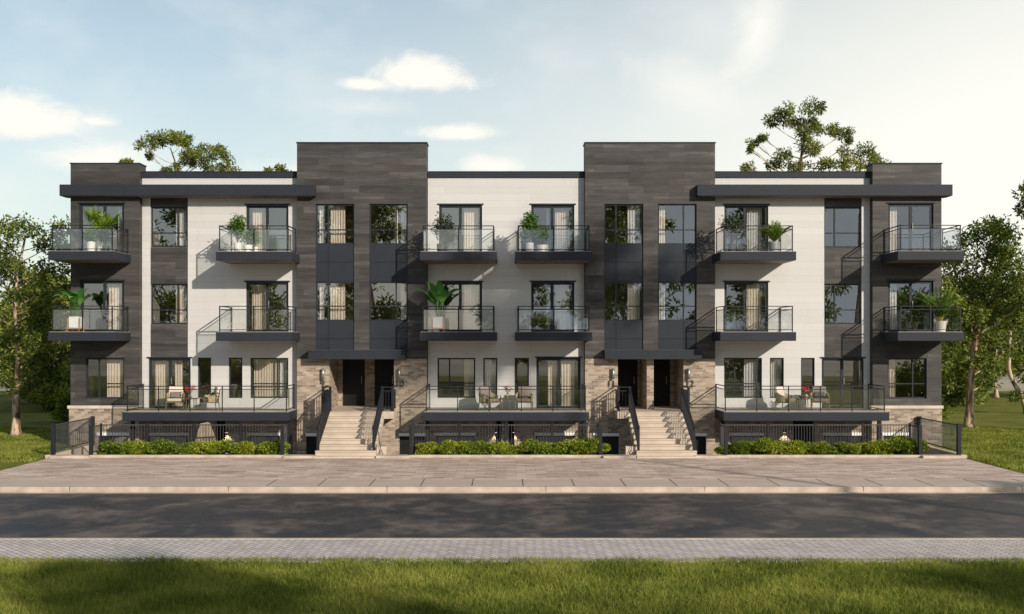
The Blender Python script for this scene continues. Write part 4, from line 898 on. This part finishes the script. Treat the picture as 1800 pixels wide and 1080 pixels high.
# background trees: three built kinds, then copies
def generic(h, cr, n, lab, lm=None, ll=0.34, lw=0.13, base_f=0.28, dens=13, tk=0.014):
    cl = []
    for i in range(n):
        u = rng.uniform(0, 1); ang = rng.uniform(0, 2 * math.pi); rr = cr * (0.25 + 0.75 * math.sin(math.pi * (0.15 + 0.8 * u))) * rng.uniform(0.35, 0.95)
        s_ = cr * rng.uniform(0.24, 0.42)
        cl.append(((rr * math.cos(ang), rr * math.sin(ang), h * (base_f + (0.94 - base_f) * u)), (s_, s_, s_ * 0.6)))
    w = rng.normal(size=(5, 2)) * 0.03 * h
    tr = [(0, 0, 0)] + [(w[i][0] * .6, w[i][1] * .6, h * (i + 1) / 6.0) for i in range(5)]
    return make_tree('background_tree', lab, (0, 0, 0), tr, h * tk, h * tk * 0.3, cl, lm or M['lf_bg'], ll, lw, per=24, dens=dens, group='trees in the park behind and before the building')
gA = generic(9.5, 3.6, 26, 'x', base_f=0.2); gB = generic(7.5, 3.8, 24, 'x', base_f=0.12); gC = generic(12.0, 3.9, 26, 'x', M['lf_tree'], base_f=0.3); gD = generic(21.0, 3.9, 16, 'x', M['lf_tree'], base_f=0.75, tk=0.008)
BGT = [(gB, -27.5, 66, 'low spreading yellow green tree behind the trunk of the left lawn tree'), (gA, -32, 74, 'tree at the far left edge behind the left lawn tree'), (gB, -26.5, 84, 'far tree between the left lawn tree and the building'),
       (gB, -40, 96, 'farthest tree at the left picture edge'), (gA, -36, 64, 'tree outside the left edge whose branches reach behind the left lawn tree'),
       (gB, 28.5, 72, 'round tree behind the trunk of the right lawn tree'), (gA, 34.5, 76, 'tree behind the leaning forked tree on the right'), (gB, 39, 92, 'farthest tree near the right picture edge'),
       (gA, 26.5, 88, 'far tree close to the right corner of the building'), (gA, 42, 74, 'tree just outside the right edge behind the forked tree')]
REF = [(gD, 23.5, 11.0, 1.2, 'very tall bare trunked tree across the road, beyond the right edge'), (gA, 13.5, 4.0, 0.72, 'low tree across the road on the right, shading the front lawn'), (gB, 24.5, 17.5, 0.95, 'low tree across the road beyond the right edge, shading the pavement end'),
       (gD, -10.3, 5.0, 1.0, 'tall tree across the road with its trunk mirrored in the left tower windows'), (gB, -19, 3, 1.2, 'low tree across the road mirrored in the left plank strip windows'),
       (gC, 11.5, -20, 1.7, 'tall tree behind the viewer mirrored in the left windows of the right tower'), (gC, 27, -21, 1.65, 'tall tree behind the viewer mirrored in the right strip and end block windows'),
       (gC, -13, -22, 1.6, 'tall tree behind the viewer mirrored in the right windows of the left tower'), (gC, 9.8, -2.5, 1.0, 'tree right behind the viewer, shading the left of the front lawn'), (gA, 18.0, 6.0, 0.85, 'low tree across the road, shading the right of the front lawn'), (gC, -31, -19, 1.7, 'tall tree behind the viewer mirrored in the left end block door'), (gA, 1.0, -24, 1.3, 'tree behind the viewer mirrored in the middle block doors')]
used = set()
def place(g, loc, sc, lab):
    rz = rng.uniform(0, 6.28)
    if g.name not in used:
        used.add(g.name); g.location = loc; g.rotation_euler = (0, 0, rz); g.scale = (sc, sc, sc); g['label'] = lab
    else: dup(g, loc, rz, lab, (sc, sc, sc))
for g, x, y, lab in BGT: place(g, (x, y, -0.03), rng.uniform(0.92, 1.1), lab)
for g, x, y, sc, lab in REF: place(g, (x, y, -0.25), sc, lab)
# loose bushes on the lawns
def bush_mesh(rx, ry, rz, n, ll, lw, lm, name, lab, cat, group, lo=0.55, lumps=14):
    t = thing(name, lab, cat, group=group)
    lc = ellip((0, 0, rz * 0.95), (rx * 0.78, ry * 0.75, rz * 0.72), lumps, 0.55)
    C = []
    for c in lc:
        k_ = rng.uniform(0.75, 1.2); C.append(ellip(c, (rx * 0.36 * k_, ry * 0.38 * k_, rz * 0.46 * k_), n // lumps, lo))
    C = np.concatenate(C); C = C[C[:, 2] > 0.02]
    ctr = np.array((0, 0, rz * 0.7)); d = unit(C - ctr + rng.normal(size=C.shape) * 0.35 * rx); d[:, 2] += 0.25; d = unit(d)
    V, Fa = leaf_field(C, d, ll * rng.uniform(0.6, 1.3, len(C)), lw * rng.uniform(0.7, 1.3, len(C)))
    mb = MB()
    for c in lc: mb.tube([(0, 0, 0), (c[0] * .4, c[1] * .4, c[2] * .5), tuple(c)], [0.02, 0.015, 0.006], 5, False)
    mb.build('stems', M['stem'], t); np_mesh('foliage', V, Fa, lm, t); return t
lb = bush_mesh(1.3, 1.2, 0.75, 2600, 0.22, 0.09, M['lf_tree'], 'lawn_bush', 'dark round bush beside the left corner of the brick base', 'bush', 'bushes on the lawns'); lb.location = (-21.3, 54, -0.03)
for x, y, sc, lab in ((-26.0, 62, 1.0, 'dark bush on the lawn right behind the left tree trunk'), (-30, 70, 1.4, 'wide bush under the far left trees'), (20.6, 54, 1.15, 'dark bush against the right corner of the building'), (27.5, 66, 1.5, 'wide bush under the trees behind the right lawn tree'), (34, 80, 1.6, 'far bush at the right picture edge'), (-35, 84, 1.7, 'far bush at the left picture edge')):
    dup(lb, (x, y, -0.03), rng.uniform(0, 6), lab, (sc, sc, sc))

# shrubs in the front beds
protos = [bush_mesh(0.60 + .04 * i, 0.46, 0.225 + 0.010 * i, 6500, 0.075, 0.045, M['lf_bush'], 'flowering_shrub', 'x', 'shrub', 'clipped shrubs along the front kerb', lo=0.7, lumps=18) for i in range(5)]
ordn = ['first', 'second', 'third', 'fourth', 'fifth', 'sixth', 'seventh']; firsts = set()
for (a, b), nm in zip(BEDS, ('left bed beside the rock', 'middle bed between the stairs', 'right bed beside the right lawn')):
    for i in range(7):
        x = a + 0.42 + (b - a - 0.84) * i / 6 + rng.uniform(-.05, .05); pr = protos[(i * 2 + BEDS.index((a, b))) % 5]
        lab = 'yellow green rounded shrub, %s from the left in the %s' % (ordn[i], nm)
        s_ = rng.uniform(0.9, 1.08) * (1.1 if i == 6 else 1.0); loc = (x, 37.98 + rng.uniform(-.05, .05), 0.02); rz = rng.choice([0, math.pi]) + rng.uniform(-.25, .25)
        if pr.name not in firsts:
            firsts.add(pr.name); pr.location = loc; pr.rotation_euler = (0, 0, rz); pr.scale = (s_,) * 3; pr['label'] = lab
        else: dup(pr, loc, rz, lab, (s_,) * 3)

# ------------------------------------------------------------------ grass
def grass(name, n, x0, x1, y0, y1, z, hmin, hmax, wd, edge=None):
    X = rng.uniform(x0, x1, n); Yy = rng.uniform(y0, y1, n)
    e = rng.uniform(0, 1, n) < 0.012; Yy = np.where(e & (y1 < 22), y1 + np.abs(rng.normal(size=n)) * 0.07, Yy)
    cl = np.sin(X * 1.7 + np.sin(Yy * 2.1)) * np.sin(Yy * 1.3 + 2 * np.sin(X * 0.9)) * 0.18 + 1.0
    H = rng.uniform(hmin, hmax, n) * cl
    a = rng.uniform(0, 2 * math.pi, n); le = rng.uniform(0.15, 0.75, n)
    dx_, dy_ = np.cos(a), np.sin(a)
    b = rng.uniform(0, 2 * math.pi, n); wx, wy = np.cos(b) * wd / 2, np.sin(b) * wd / 2
    base = np.stack([X, Yy, np.full(n, z)], 1)
    mid = base + np.stack([dx_ * le * H * 0.3, dy_ * le * H * 0.3, H * 0.6], 1); tip = base + np.stack([dx_ * le * H, dy_ * le * H, H * (1 - 0.35 * le)], 1)
    wv = np.stack([wx, wy, np.zeros(n)], 1)
    V = np.stack([base - wv, base + wv, mid + wv * 0.8, mid - wv * 0.8, tip], 1).reshape(-1, 3)
    i = np.arange(n) * 5
    me = bpy.data.meshes.new(name); me.vertices.add(len(V)); me.vertices.foreach_set('co', V.astype(np.float32).ravel())
    idx = np.stack([i, i + 1, i + 2, i + 3, i + 3, i + 2, i + 4], 1).ravel()
    me.loops.add(len(idx)); me.loops.foreach_set('vertex_index', idx.astype(np.int32))
    me.polygons.add(2 * n); me.polygons.foreach_set('loop_start', np.stack([np.arange(n) * 7, np.arange(n) * 7 + 4], 1).ravel().astype(np.int32))
    me.update(calc_edges=True); me.materials.append(M['grass'])
    o = bpy.data.objects.new(name, me); COL.objects.link(o); return o
tag(grass('lawn_grass', 330000, -12.5, 12.5, 14.5, 20.72, -0.24, 0.11, 0.24, 0.011), 'short sunlit grass of the front lawn before the cobbled path', 'grass', kind='stuff')
tag(grass('side_grass', 60000, -24, -15.98, 36.2, 50, -0.03, 0.06, 0.14, 0.02), 'sparse mown grass of the lawn left of the building', 'grass', kind='stuff')
tag(grass('side_grass', 60000, 15.98, 24, 34.2, 50, -0.03, 0.06, 0.14, 0.02), 'sparse mown grass of the lawn right of the building', 'grass', kind='stuff')

# ------------------------------------------------------------------ potted plants on the balconies
def pot_round(t, r, h, m, taper=0.85, z=0.0):
    p = MB().lathe([(r * taper, 0), (r * (taper + 1) / 2, h * .5), (r, h), (r * 0.88, h), (r * 0.86, h - 0.03)], 0, 0, z, 24).build('pot', M[m], t, False)
    MB().lathe([(r * 0.84, h - 0.06), (r * 0.84, h - 0.031)], 0, 0, z, 16).build('soil', M['soil'], p); return p
def foliage(t, T, tr, per, ll, lw, m, droop=0.1):
    V, Fa = tufts_leaves(np.array(T), tr, per, ll, lw, droop); np_mesh('foliage', V, Fa, M[m], t)
def ball_plant(label, loc, pr, ph, pm, h, r, rz_, m, nt=40, ll=0.11, lw=0.04, stem=0.02, taper=.85, name='potted_shrub'):
    t = thing(name, label, 'potted plant', loc, group='potted plants on the balconies'); pot_round(t, pr, ph, pm, taper)
    T = ellip((0, 0, h), (r, r, rz_), nt, 0.2); mb = MB()
    mb.tube([(0, 0, ph - .05), (0.01, 0, (ph + h) / 2), (0, 0, h)], [stem, stem * .8, stem * .5], 6)
    for q_ in T[:12]: mb.tube([(0, 0, ph), (q_[0] * .5, q_[1] * .5, (ph + q_[2]) / 2), tuple(q_)], [0.008, 0.006, 0.004], 4, False)
    mb.build('stem', M['stem'], t); foliage(t, T, 0.16, 16 if m == 'lf_dark' else 30, ll, lw, m); return t
def strip_leaf(mb_v, mb_f, pts, widths, side):
    b = len(mb_v); n = len(pts)
    for p, w, s in zip(pts, widths, side):
        mb_v += [tuple(p - s * w), tuple(p), tuple(p + s * w)]
    for i in range(n - 1):
        for k in range(2): mb_f.append((b + i * 3 + k, b + i * 3 + k + 1, b + i * 3 + k + 4, b + i * 3 + k + 3))
def paddle_plant(label, loc, h, m, n=15):
    t = thing('broad_leaved_plant', label, 'potted plant', loc, group='potted plants on the balconies')
    p = MB().cbox(-0.19, 0.19, -0.19, 0.19, 0.14, 0.56, 0.03).build('pot', M['whitepot'], t)
    MB().box(-0.16, 0.16, -0.16, 0.16, 0.552, 0.565).build('soil', M['soil'], p)
    st = MB()
    for sx in (-1, 1):
        for sy in (-1, 1): st.cbox(sx * 0.215 - .016, sx * 0.215 + .016, sy * 0.215 - .016, sy * 0.215 + .016, 0.0, 0.50, 0.004)
    for s_ in (-1, 1): st.box(-0.2, 0.2, s_ * 0.205 - .01, s_ * 0.205 + .01, 0.115, 0.138); st.box(s_ * 0.205 - .01, s_ * 0.205 + .01, -0.195, 0.195, 0.115, 0.138)
    st.build('stand', M['copper'], t)
    V = []; Fc = []; mb = MB()
    for i in range(n):
        a = 2.4 * i + rng.uniform(-.3, .3); lean = rng.uniform(0.05, 0.5) if i % 3 else rng.uniform(0.5, 0.85); L = h * rng.uniform(0.7, 1.05); d = np.array((math.cos(a), math.sin(a), 0))
        s0 = np.array((d[0] * .05, d[1] * .05, 0.55)); s1 = s0 + d * L * 0.45 * lean * .5 + np.array((0, 0, L * 0.45)); mb.tube([tuple(s0), tuple((s0 + s1) / 2 - d * .02), tuple(s1)], [0.014, 0.012, 0.008], 5)
        blade = []; sd = []; ws = []; side = np.cross(d, (0, 0, 1.0)); ll = L * rng.uniform(0.52, 0.68)
        for k in range(7):
            u = k / 6; blade.append(s1 + d * ll * (0.35 + .5 * lean) * u + np.array((0, 0, ll * (1.0 * u - (0.15 + 0.85 * lean) * u * u)))); ws.append(0.105 * math.sin(math.pi * min(1, 0.08 + 0.92 * u) ** 0.8) * (h / 1.1)); sd.append(side + np.array((0, 0, 0.25)))
        strip_leaf(V, Fc, blade, ws, sd)
    mb.build('stem', M['lf_big'], t); MB().add(V, Fc).build('foliage', M[m], t, True); return t
def frond_plant(label, loc, h, m, pot, n=16, yellow=True, fan=False):
    t = thing('potted_palm', label, 'potted plant', loc, group='potted plants on the balconies')
    ph = pot(t); mb = MB(); Pn = []; Dn = []; Ln = []; Wn = []
    for i in range(n):
        a = 2.4 * i + rng.uniform(-.3, .3); lean = rng.uniform(0.25, 1.0) if not fan else rng.uniform(0.1, 0.75); L = h * (rng.uniform(0.75, 1.05) if not fan else rng.uniform(0.5, 1.05)); d = np.array((math.cos(a), math.sin(a), 0))
        pts = [np.array((d[0] * .04, d[1] * .04, ph)) + d * L * 0.62 * lean * u ** 1.4 + np.array((0, 0, L * (u - 0.38 * lean * u * u))) for u in np.linspace(0, 1, 8)]
        if fan: pts = pts[:6]
        mb.tube([tuple(p) for p in pts], [0.012 - 0.0012 * k for k in range(len(pts))], 5)
        if fan:
            tip = pts[-1]; dv = unit(pts[-1] - pts[-2]); sd = unit(np.cross(dv, (0, 0, 1.0))); upv = np.cross(sd, dv)
            for k in range(17):
                an = -1.9 + 3.8 * k / 16; dd = unit(dv * math.cos(an) + sd * math.sin(an) - upv * 0.0 + np.array((0, 0, -0.15 - 0.2 * abs(an)))); Pn.append(tip); Dn.append(dd); Ln.append(0.40 * rng.uniform(.85, 1.1)); Wn.append(0.055)
        else:
            for k in range(2, 8):
                dv = unit(pts[k] - pts[k - 1]); sd = unit(np.cross(dv, (0, 0, 1.0)))
                for q_ in range(4):
                    pp = pts[k - 1] + (pts[k] - pts[k - 1]) * q_ / 4
                    for s_ in (-1, 1): Pn.append(pp); Dn.append(unit(sd * s_ * 0.8 + dv * 0.75 + np.array((0, 0, -0.12)))); Ln.append(0.26 * (1.15 - abs(k / 7 - .55)) * rng.uniform(.85, 1.1)); Wn.append(0.028)
    mb.build('stem', M['yellowstem' if yellow else 'stem'], t)
    V, Fa = leaf_field(np.array(Pn), np.array(Dn), np.array(Ln), np.array(Wn), 0.06); np_mesh('foliage', V, Fa, M[m], t); return t
yb = 40.35
def at(px, z, y=yb): return (fx(px, y), y, z + 0.013)
frond_plant('bright fan palm in a white pot on the top balcony of the left end block', at(178, Z3, 40.3), 1.6, 'lf_palm', lambda t: (pot_round(t, 0.17, 0.42, 'whitepot'), 0.38)[1], n=17, yellow=False, fan=True)
ball_plant('dark small leaved shrub in a black pot beside the fan palm', at(186, Z3, 40.0), 0.14, 0.22, 'darkpot', 0.62, 0.24, 0.24, 'lf_dark', 26)
ball_plant('small shrub in a pale pot at the left side of the fan palm', at(160, Z3, 39.9), 0.16, 0.36, 'whitepot', 0.58, 0.17, 0.15, 'lf_ficus', 16)
paddle_plant('large banana leaved plant in a white planter on a copper stand, left end block', at(133, Z2, 39.95), 1.35, 'lf_big', 17)
paddle_plant('broad leaved plant in a white planter on a copper stand, middle block', at(770, Z2, 40.1), 1.55, 'lf_big', 19)
ball_plant('dense round shrub in a tall white pot on the left white balcony', at(418, Z3, 40.0), 0.15, 0.33, 'whitepot', 1.0, 0.27, 0.36, 'lf_ficus', 46, taper=.95)
ball_plant('slim column shrub in a low white bowl on the left white balcony', at(449, Z3, 40.2), 0.10, 0.2, 'whitepot', 0.60, 0.10, 0.30, 'lf_ficus', 22, 0.07, 0.035)
ball_plant('leafy shrub in a wide white bowl between two pots, left white balcony', at(437, Z3, 39.98), 0.22, 0.24, 'whitepot', 0.55, 0.24, 0.2, 'lf_ficus', 22, 0.09, 0.035, taper=.8)
ball_plant('loose sparse shrub in a dark pot on the top balcony next to the left tower', at(775, Z3, 40.1), 0.16, 0.3, 'darkpot', 0.98, 0.38, 0.42, 'lf_dark', 34, 0.10, 0.055)
ball_plant('upright ficus in a tall white pot on the top balcony next to the right tower', at(931, Z3, 40.0), 0.15, 0.33, 'whitepot', 1.05, 0.24, 0.40, 'lf_ficus', 44, taper=.95)
ball_plant('low leafy shrub in a wide white bowl beside the upright ficus', at(954, Z3, 39.98), 0.22, 0.25, 'whitepot', 0.66, 0.24, 0.30, 'lf_ficus', 30, 0.11, 0.04, taper=.85)
ball_plant('dark stemmed plant in a black box pot behind the upright ficus', at(922, Z3, 40.25), 0.13, 0.42, 'darkpot', 0.6, 0.16, 0.14, 'lf_dark', 14, taper=1.0)
ball_plant('loose sparse shrub at the left end of the top white balcony, right block', at(1286, Z3, 40.1), 0.16, 0.3, 'darkpot', 0.98, 0.42, 0.42, 'lf_dark', 36, 0.10, 0.055)
t = frond_plant('arching green plant in a grey pot on the top white balcony, right block', at(1361, Z3, 40.0), 0.85, 'lf_palm', lambda t: (pot_round(t, 0.22, 0.36, 'greypot', .92), 0.33)[1], n=20, yellow=False)
def basket(t):
    pot_round(t, 0.20, 0.40, 'wicker', .78); mb = MB()
    for s_ in (-1, 1): mb.tube([(s_ * 0.19, 0, 0.30), (s_ * 0.25, 0, 0.38), (s_ * 0.24, 0, 0.47), (s_ * 0.19, 0, 0.40)], 0.014, 6)
    mb.build('handle', M['wicker'], t); return 0.36
frond_plant('feathery palm with yellow stems in a white handled basket, right end block', at(1654, Z2, 39.95), 1.55, 'lf_ficus', basket, n=22)

# ------------------------------------------------------------------ deck furniture
def chair(label, loc, rz, wood, cush, back, pillow=None):
    t = thing('lounge_chair', label, 'chair', loc, rz, 'lounge chairs on the decks')
    for sx in (-1, 1):
        MB().tube([(sx * 0.31, -0.28, 0), (sx * 0.30, -0.27, 0.56)], [0.016, 0.021], 8).build('leg', M[wood], t)
        MB().tube([(sx * 0.29, 0.32, 0), (sx * 0.28, 0.27, 0.40), (sx * 0.25, 0.33, 0.78)], [0.016, 0.021, 0.017], 8).build('leg', M[wood], t)
    f = MB(); f.cbox(-0.30, 0.30, -0.28, -0.245, 0.29, 0.335, .006); f.cbox(-0.29, 0.29, 0.26, 0.295, 0.29, 0.335, .006)
    for s_ in (-1, 1): f.cbox(s_ * 0.30 - .017, s_ * 0.30 + .017, -0.245, 0.26, 0.29, 0.33, .006)
    f.build('seat_frame', M[wood], t)
    # woven wrap-round arm and back shell
    V = []; Fc = []; n = 28
    for i in range(n + 1):
        a = math.pi * (-0.13 + 1.26 * i / n); x = 0.335 * math.cos(a); y = 0.02 + 0.33 * math.sin(a) - (0.0 if 0 < i < n else 0)
        top = 0.57 + 0.20 * max(0, math.sin(a)) ** 1.5
        for r_, zz in ((1.0, 0.33), (1.03, top), (0.94, top), (0.91, 0.33)): V.append((x * r_, 0.02 + (y - 0.02) * r_, zz))
    for i in range(n):
        for k in range(4): k2 = (k + 1) % 4; Fc.append((i * 4 + k, i * 4 + k2, (i + 1) * 4 + k2, (i + 1) * 4 + k))
    Fc += [(0, 1, 2, 3), (n * 4 + 3, n * 4 + 2, n * 4 + 1, n * 4)]
    MB().add(V, Fc).build('armrest', M['weave'], t, False)
    MB().cbox(-0.275, 0.275, -0.29, 0.25, 0.337, 0.45, 0.035).build('seat', M[cush], t, True)
    b = MB().cbox(-0.255, 0.255, -0.06, 0.06, 0.0, 0.44, 0.04).build('backrest', M[back], t, True); b.location = (0, 0.21, 0.45); b.rotation_euler = (R(-14), 0, 0)
    if pillow:
        p = MB().cbox(-0.19, 0.19, -0.045, 0.045, 0.0, 0.24, 0.035).build('pillow', M[pillow], t, True); p.location = (0.0, 0.09, 0.45); p.rotation_euler = (R(-20), 0, 0)
    return t
def table(label, loc, r=0.25, h=0.46, wood='wood', drum=False):
    t = thing('side_table', label, 'table', loc, group='small tables on the decks')
    MB().lathe([(r - .02, h - .035), (r, h - .02), (r, h - .005), (r - .01, h)], 0, 0, 0, 28).build('tabletop', M[wood], t)
    for k in range(4):
        a = R(45 + 90 * k); MB().tube([(r * .82 * math.cos(a), r * .82 * math.sin(a), 0), (r * .72 * math.cos(a), r * .72 * math.sin(a), h - .03)], [0.013, 0.016], 8).build('leg', M[wood], t)
    return t
def flowers(label, loc, petal, vm, vr=0.085, vh=0.15, bowl=False):
    t = thing('flower_vase', label, 'vase', loc, group='vases of flowers on the small tables')
    MB().lathe([(vr * .6, 0), (vr, vh * .35), (vr * .95, vh * .6), (vr * .45, vh * .9), (vr * .5, vh)] if not bowl else [(vr * .6, 0), (vr, vh * .6), (vr * 1.05, vh), (vr * .95, vh)], 0, 0, 0, 20).build('vessel', M[vm], t, True)
    mb = MB(); T = []
    for i in range(8):
        a = 2.4 * i; rr = rng.uniform(0.06, 0.17); z = vh + rng.uniform(0.12, 0.27); tip = (rr * math.cos(a), rr * math.sin(a), z); T.append(tip)
        mb.tube([(0, 0, vh * .9), (rr * .4 * math.cos(a), rr * .4 * math.sin(a), vh + .08), tip], 0.005, 5)
    mb.build('stem', M['lf_ficus'], t); V, Fa = tufts_leaves(np.array(T), 0.045, 14, 0.055, 0.035, 0.0); np_mesh('bloom', V, Fa, M[petal], t)
DZ = Z1 + 0.0125; yd = 40.45
chair('wooden lounge chair with cream cushions facing right, left deck', (fx(308, yd + .2), yd + .2, DZ), R(12), 'wood', 'cream', 'cream', 'taupe')
chair('wooden lounge chair with slate seat cushion turned to the left, left deck', (fx(368, yd), yd, DZ), R(-62), 'wood', 'navy', 'cream', 'navy')
chair('taupe cushioned woven chair turned away, left of the pink flowers', (fx(861, yd), yd, DZ), R(42), 'wood', 'taupe', 'taupe', None)
chair('taupe cushioned woven chair facing forward, right of the pink flowers', (fx(921, yd + .1), yd + .1, DZ), R(-8), 'wood', 'taupe', 'taupe', 'taupe')
chair('woven chair seen from the side, left of the red flowers on the right deck', (fx(1382, yd), yd, DZ), R(48), 'wood', 'taupe', 'cream', None)
chair('woven chair with mauve back cushion, right of the red flowers', (fx(1441, yd + .1), yd + .1, DZ), R(-10), 'wood', 'taupe', 'taupe', 'navy')
yt = yd - 0.02
table('small wooden table under the red flowers on the left deck', (fx(336, yt), yt, DZ), 0.27)
table('round wooden table under the pink flowers on the middle deck', (fx(889.5, yt), yt, DZ), 0.24)
table('small wooden table under the dark bowl on the right deck', (fx(1412, yt), yt, DZ), 0.25)
flowers('small pale vase of red flowers on the left deck table', (fx(334, yt), yt, DZ + .461), 'red', 'vase', 0.07, 0.15)
flowers('round glazed vase of pink flowers on the middle deck table', (fx(892, yt), yt, DZ + .461), 'pink', 'vase', 0.095, 0.16)
flowers('small vase of red flowers on the right deck table', (fx(1417, yt), yt, DZ + .461), 'red', 'vase', 0.08, 0.16)
t = thing('serving_bowl', 'dark round bowl behind the red flowers on the right deck table', 'bowl', (fx(1409, yt), yt + 0.07, DZ + .461))
MB().lathe([(0.04, 0), (0.09, 0.04), (0.115, 0.10), (0.11, 0.10), (0.085, 0.045), (0.02, 0.02)], 0, 0, 0, 24).build('bowl', M['darkpot'], t, True)

# ------------------------------------------------------------------ far field and wood
sheet('far_field', -600, 600, 86, 150, -0.024, M['dry'])
n = 26000; X = rng.uniform(30, 150, n) * rng.choice([-1, 1], n); Yw = 152 + rng.uniform(0, 14, n)
top = 7.5 + 2.5 * np.sin(X * 0.21) + 1.6 * np.sin(X * 0.53 + 1) + 1.0 * np.sin(X * 1.3)
Zw = top * rng.uniform(0.02, 1, n) ** 0.7
V, Fa = tufts_leaves(np.stack([X, Yw, Zw], 1)[: n // 6], 0.9, 8, 0.9, 0.5)
tag(np_mesh('far_wood', V, Fa, M['lf_bg']), 'distant wood beyond the pale field behind the building', 'wood', kind='stuff')
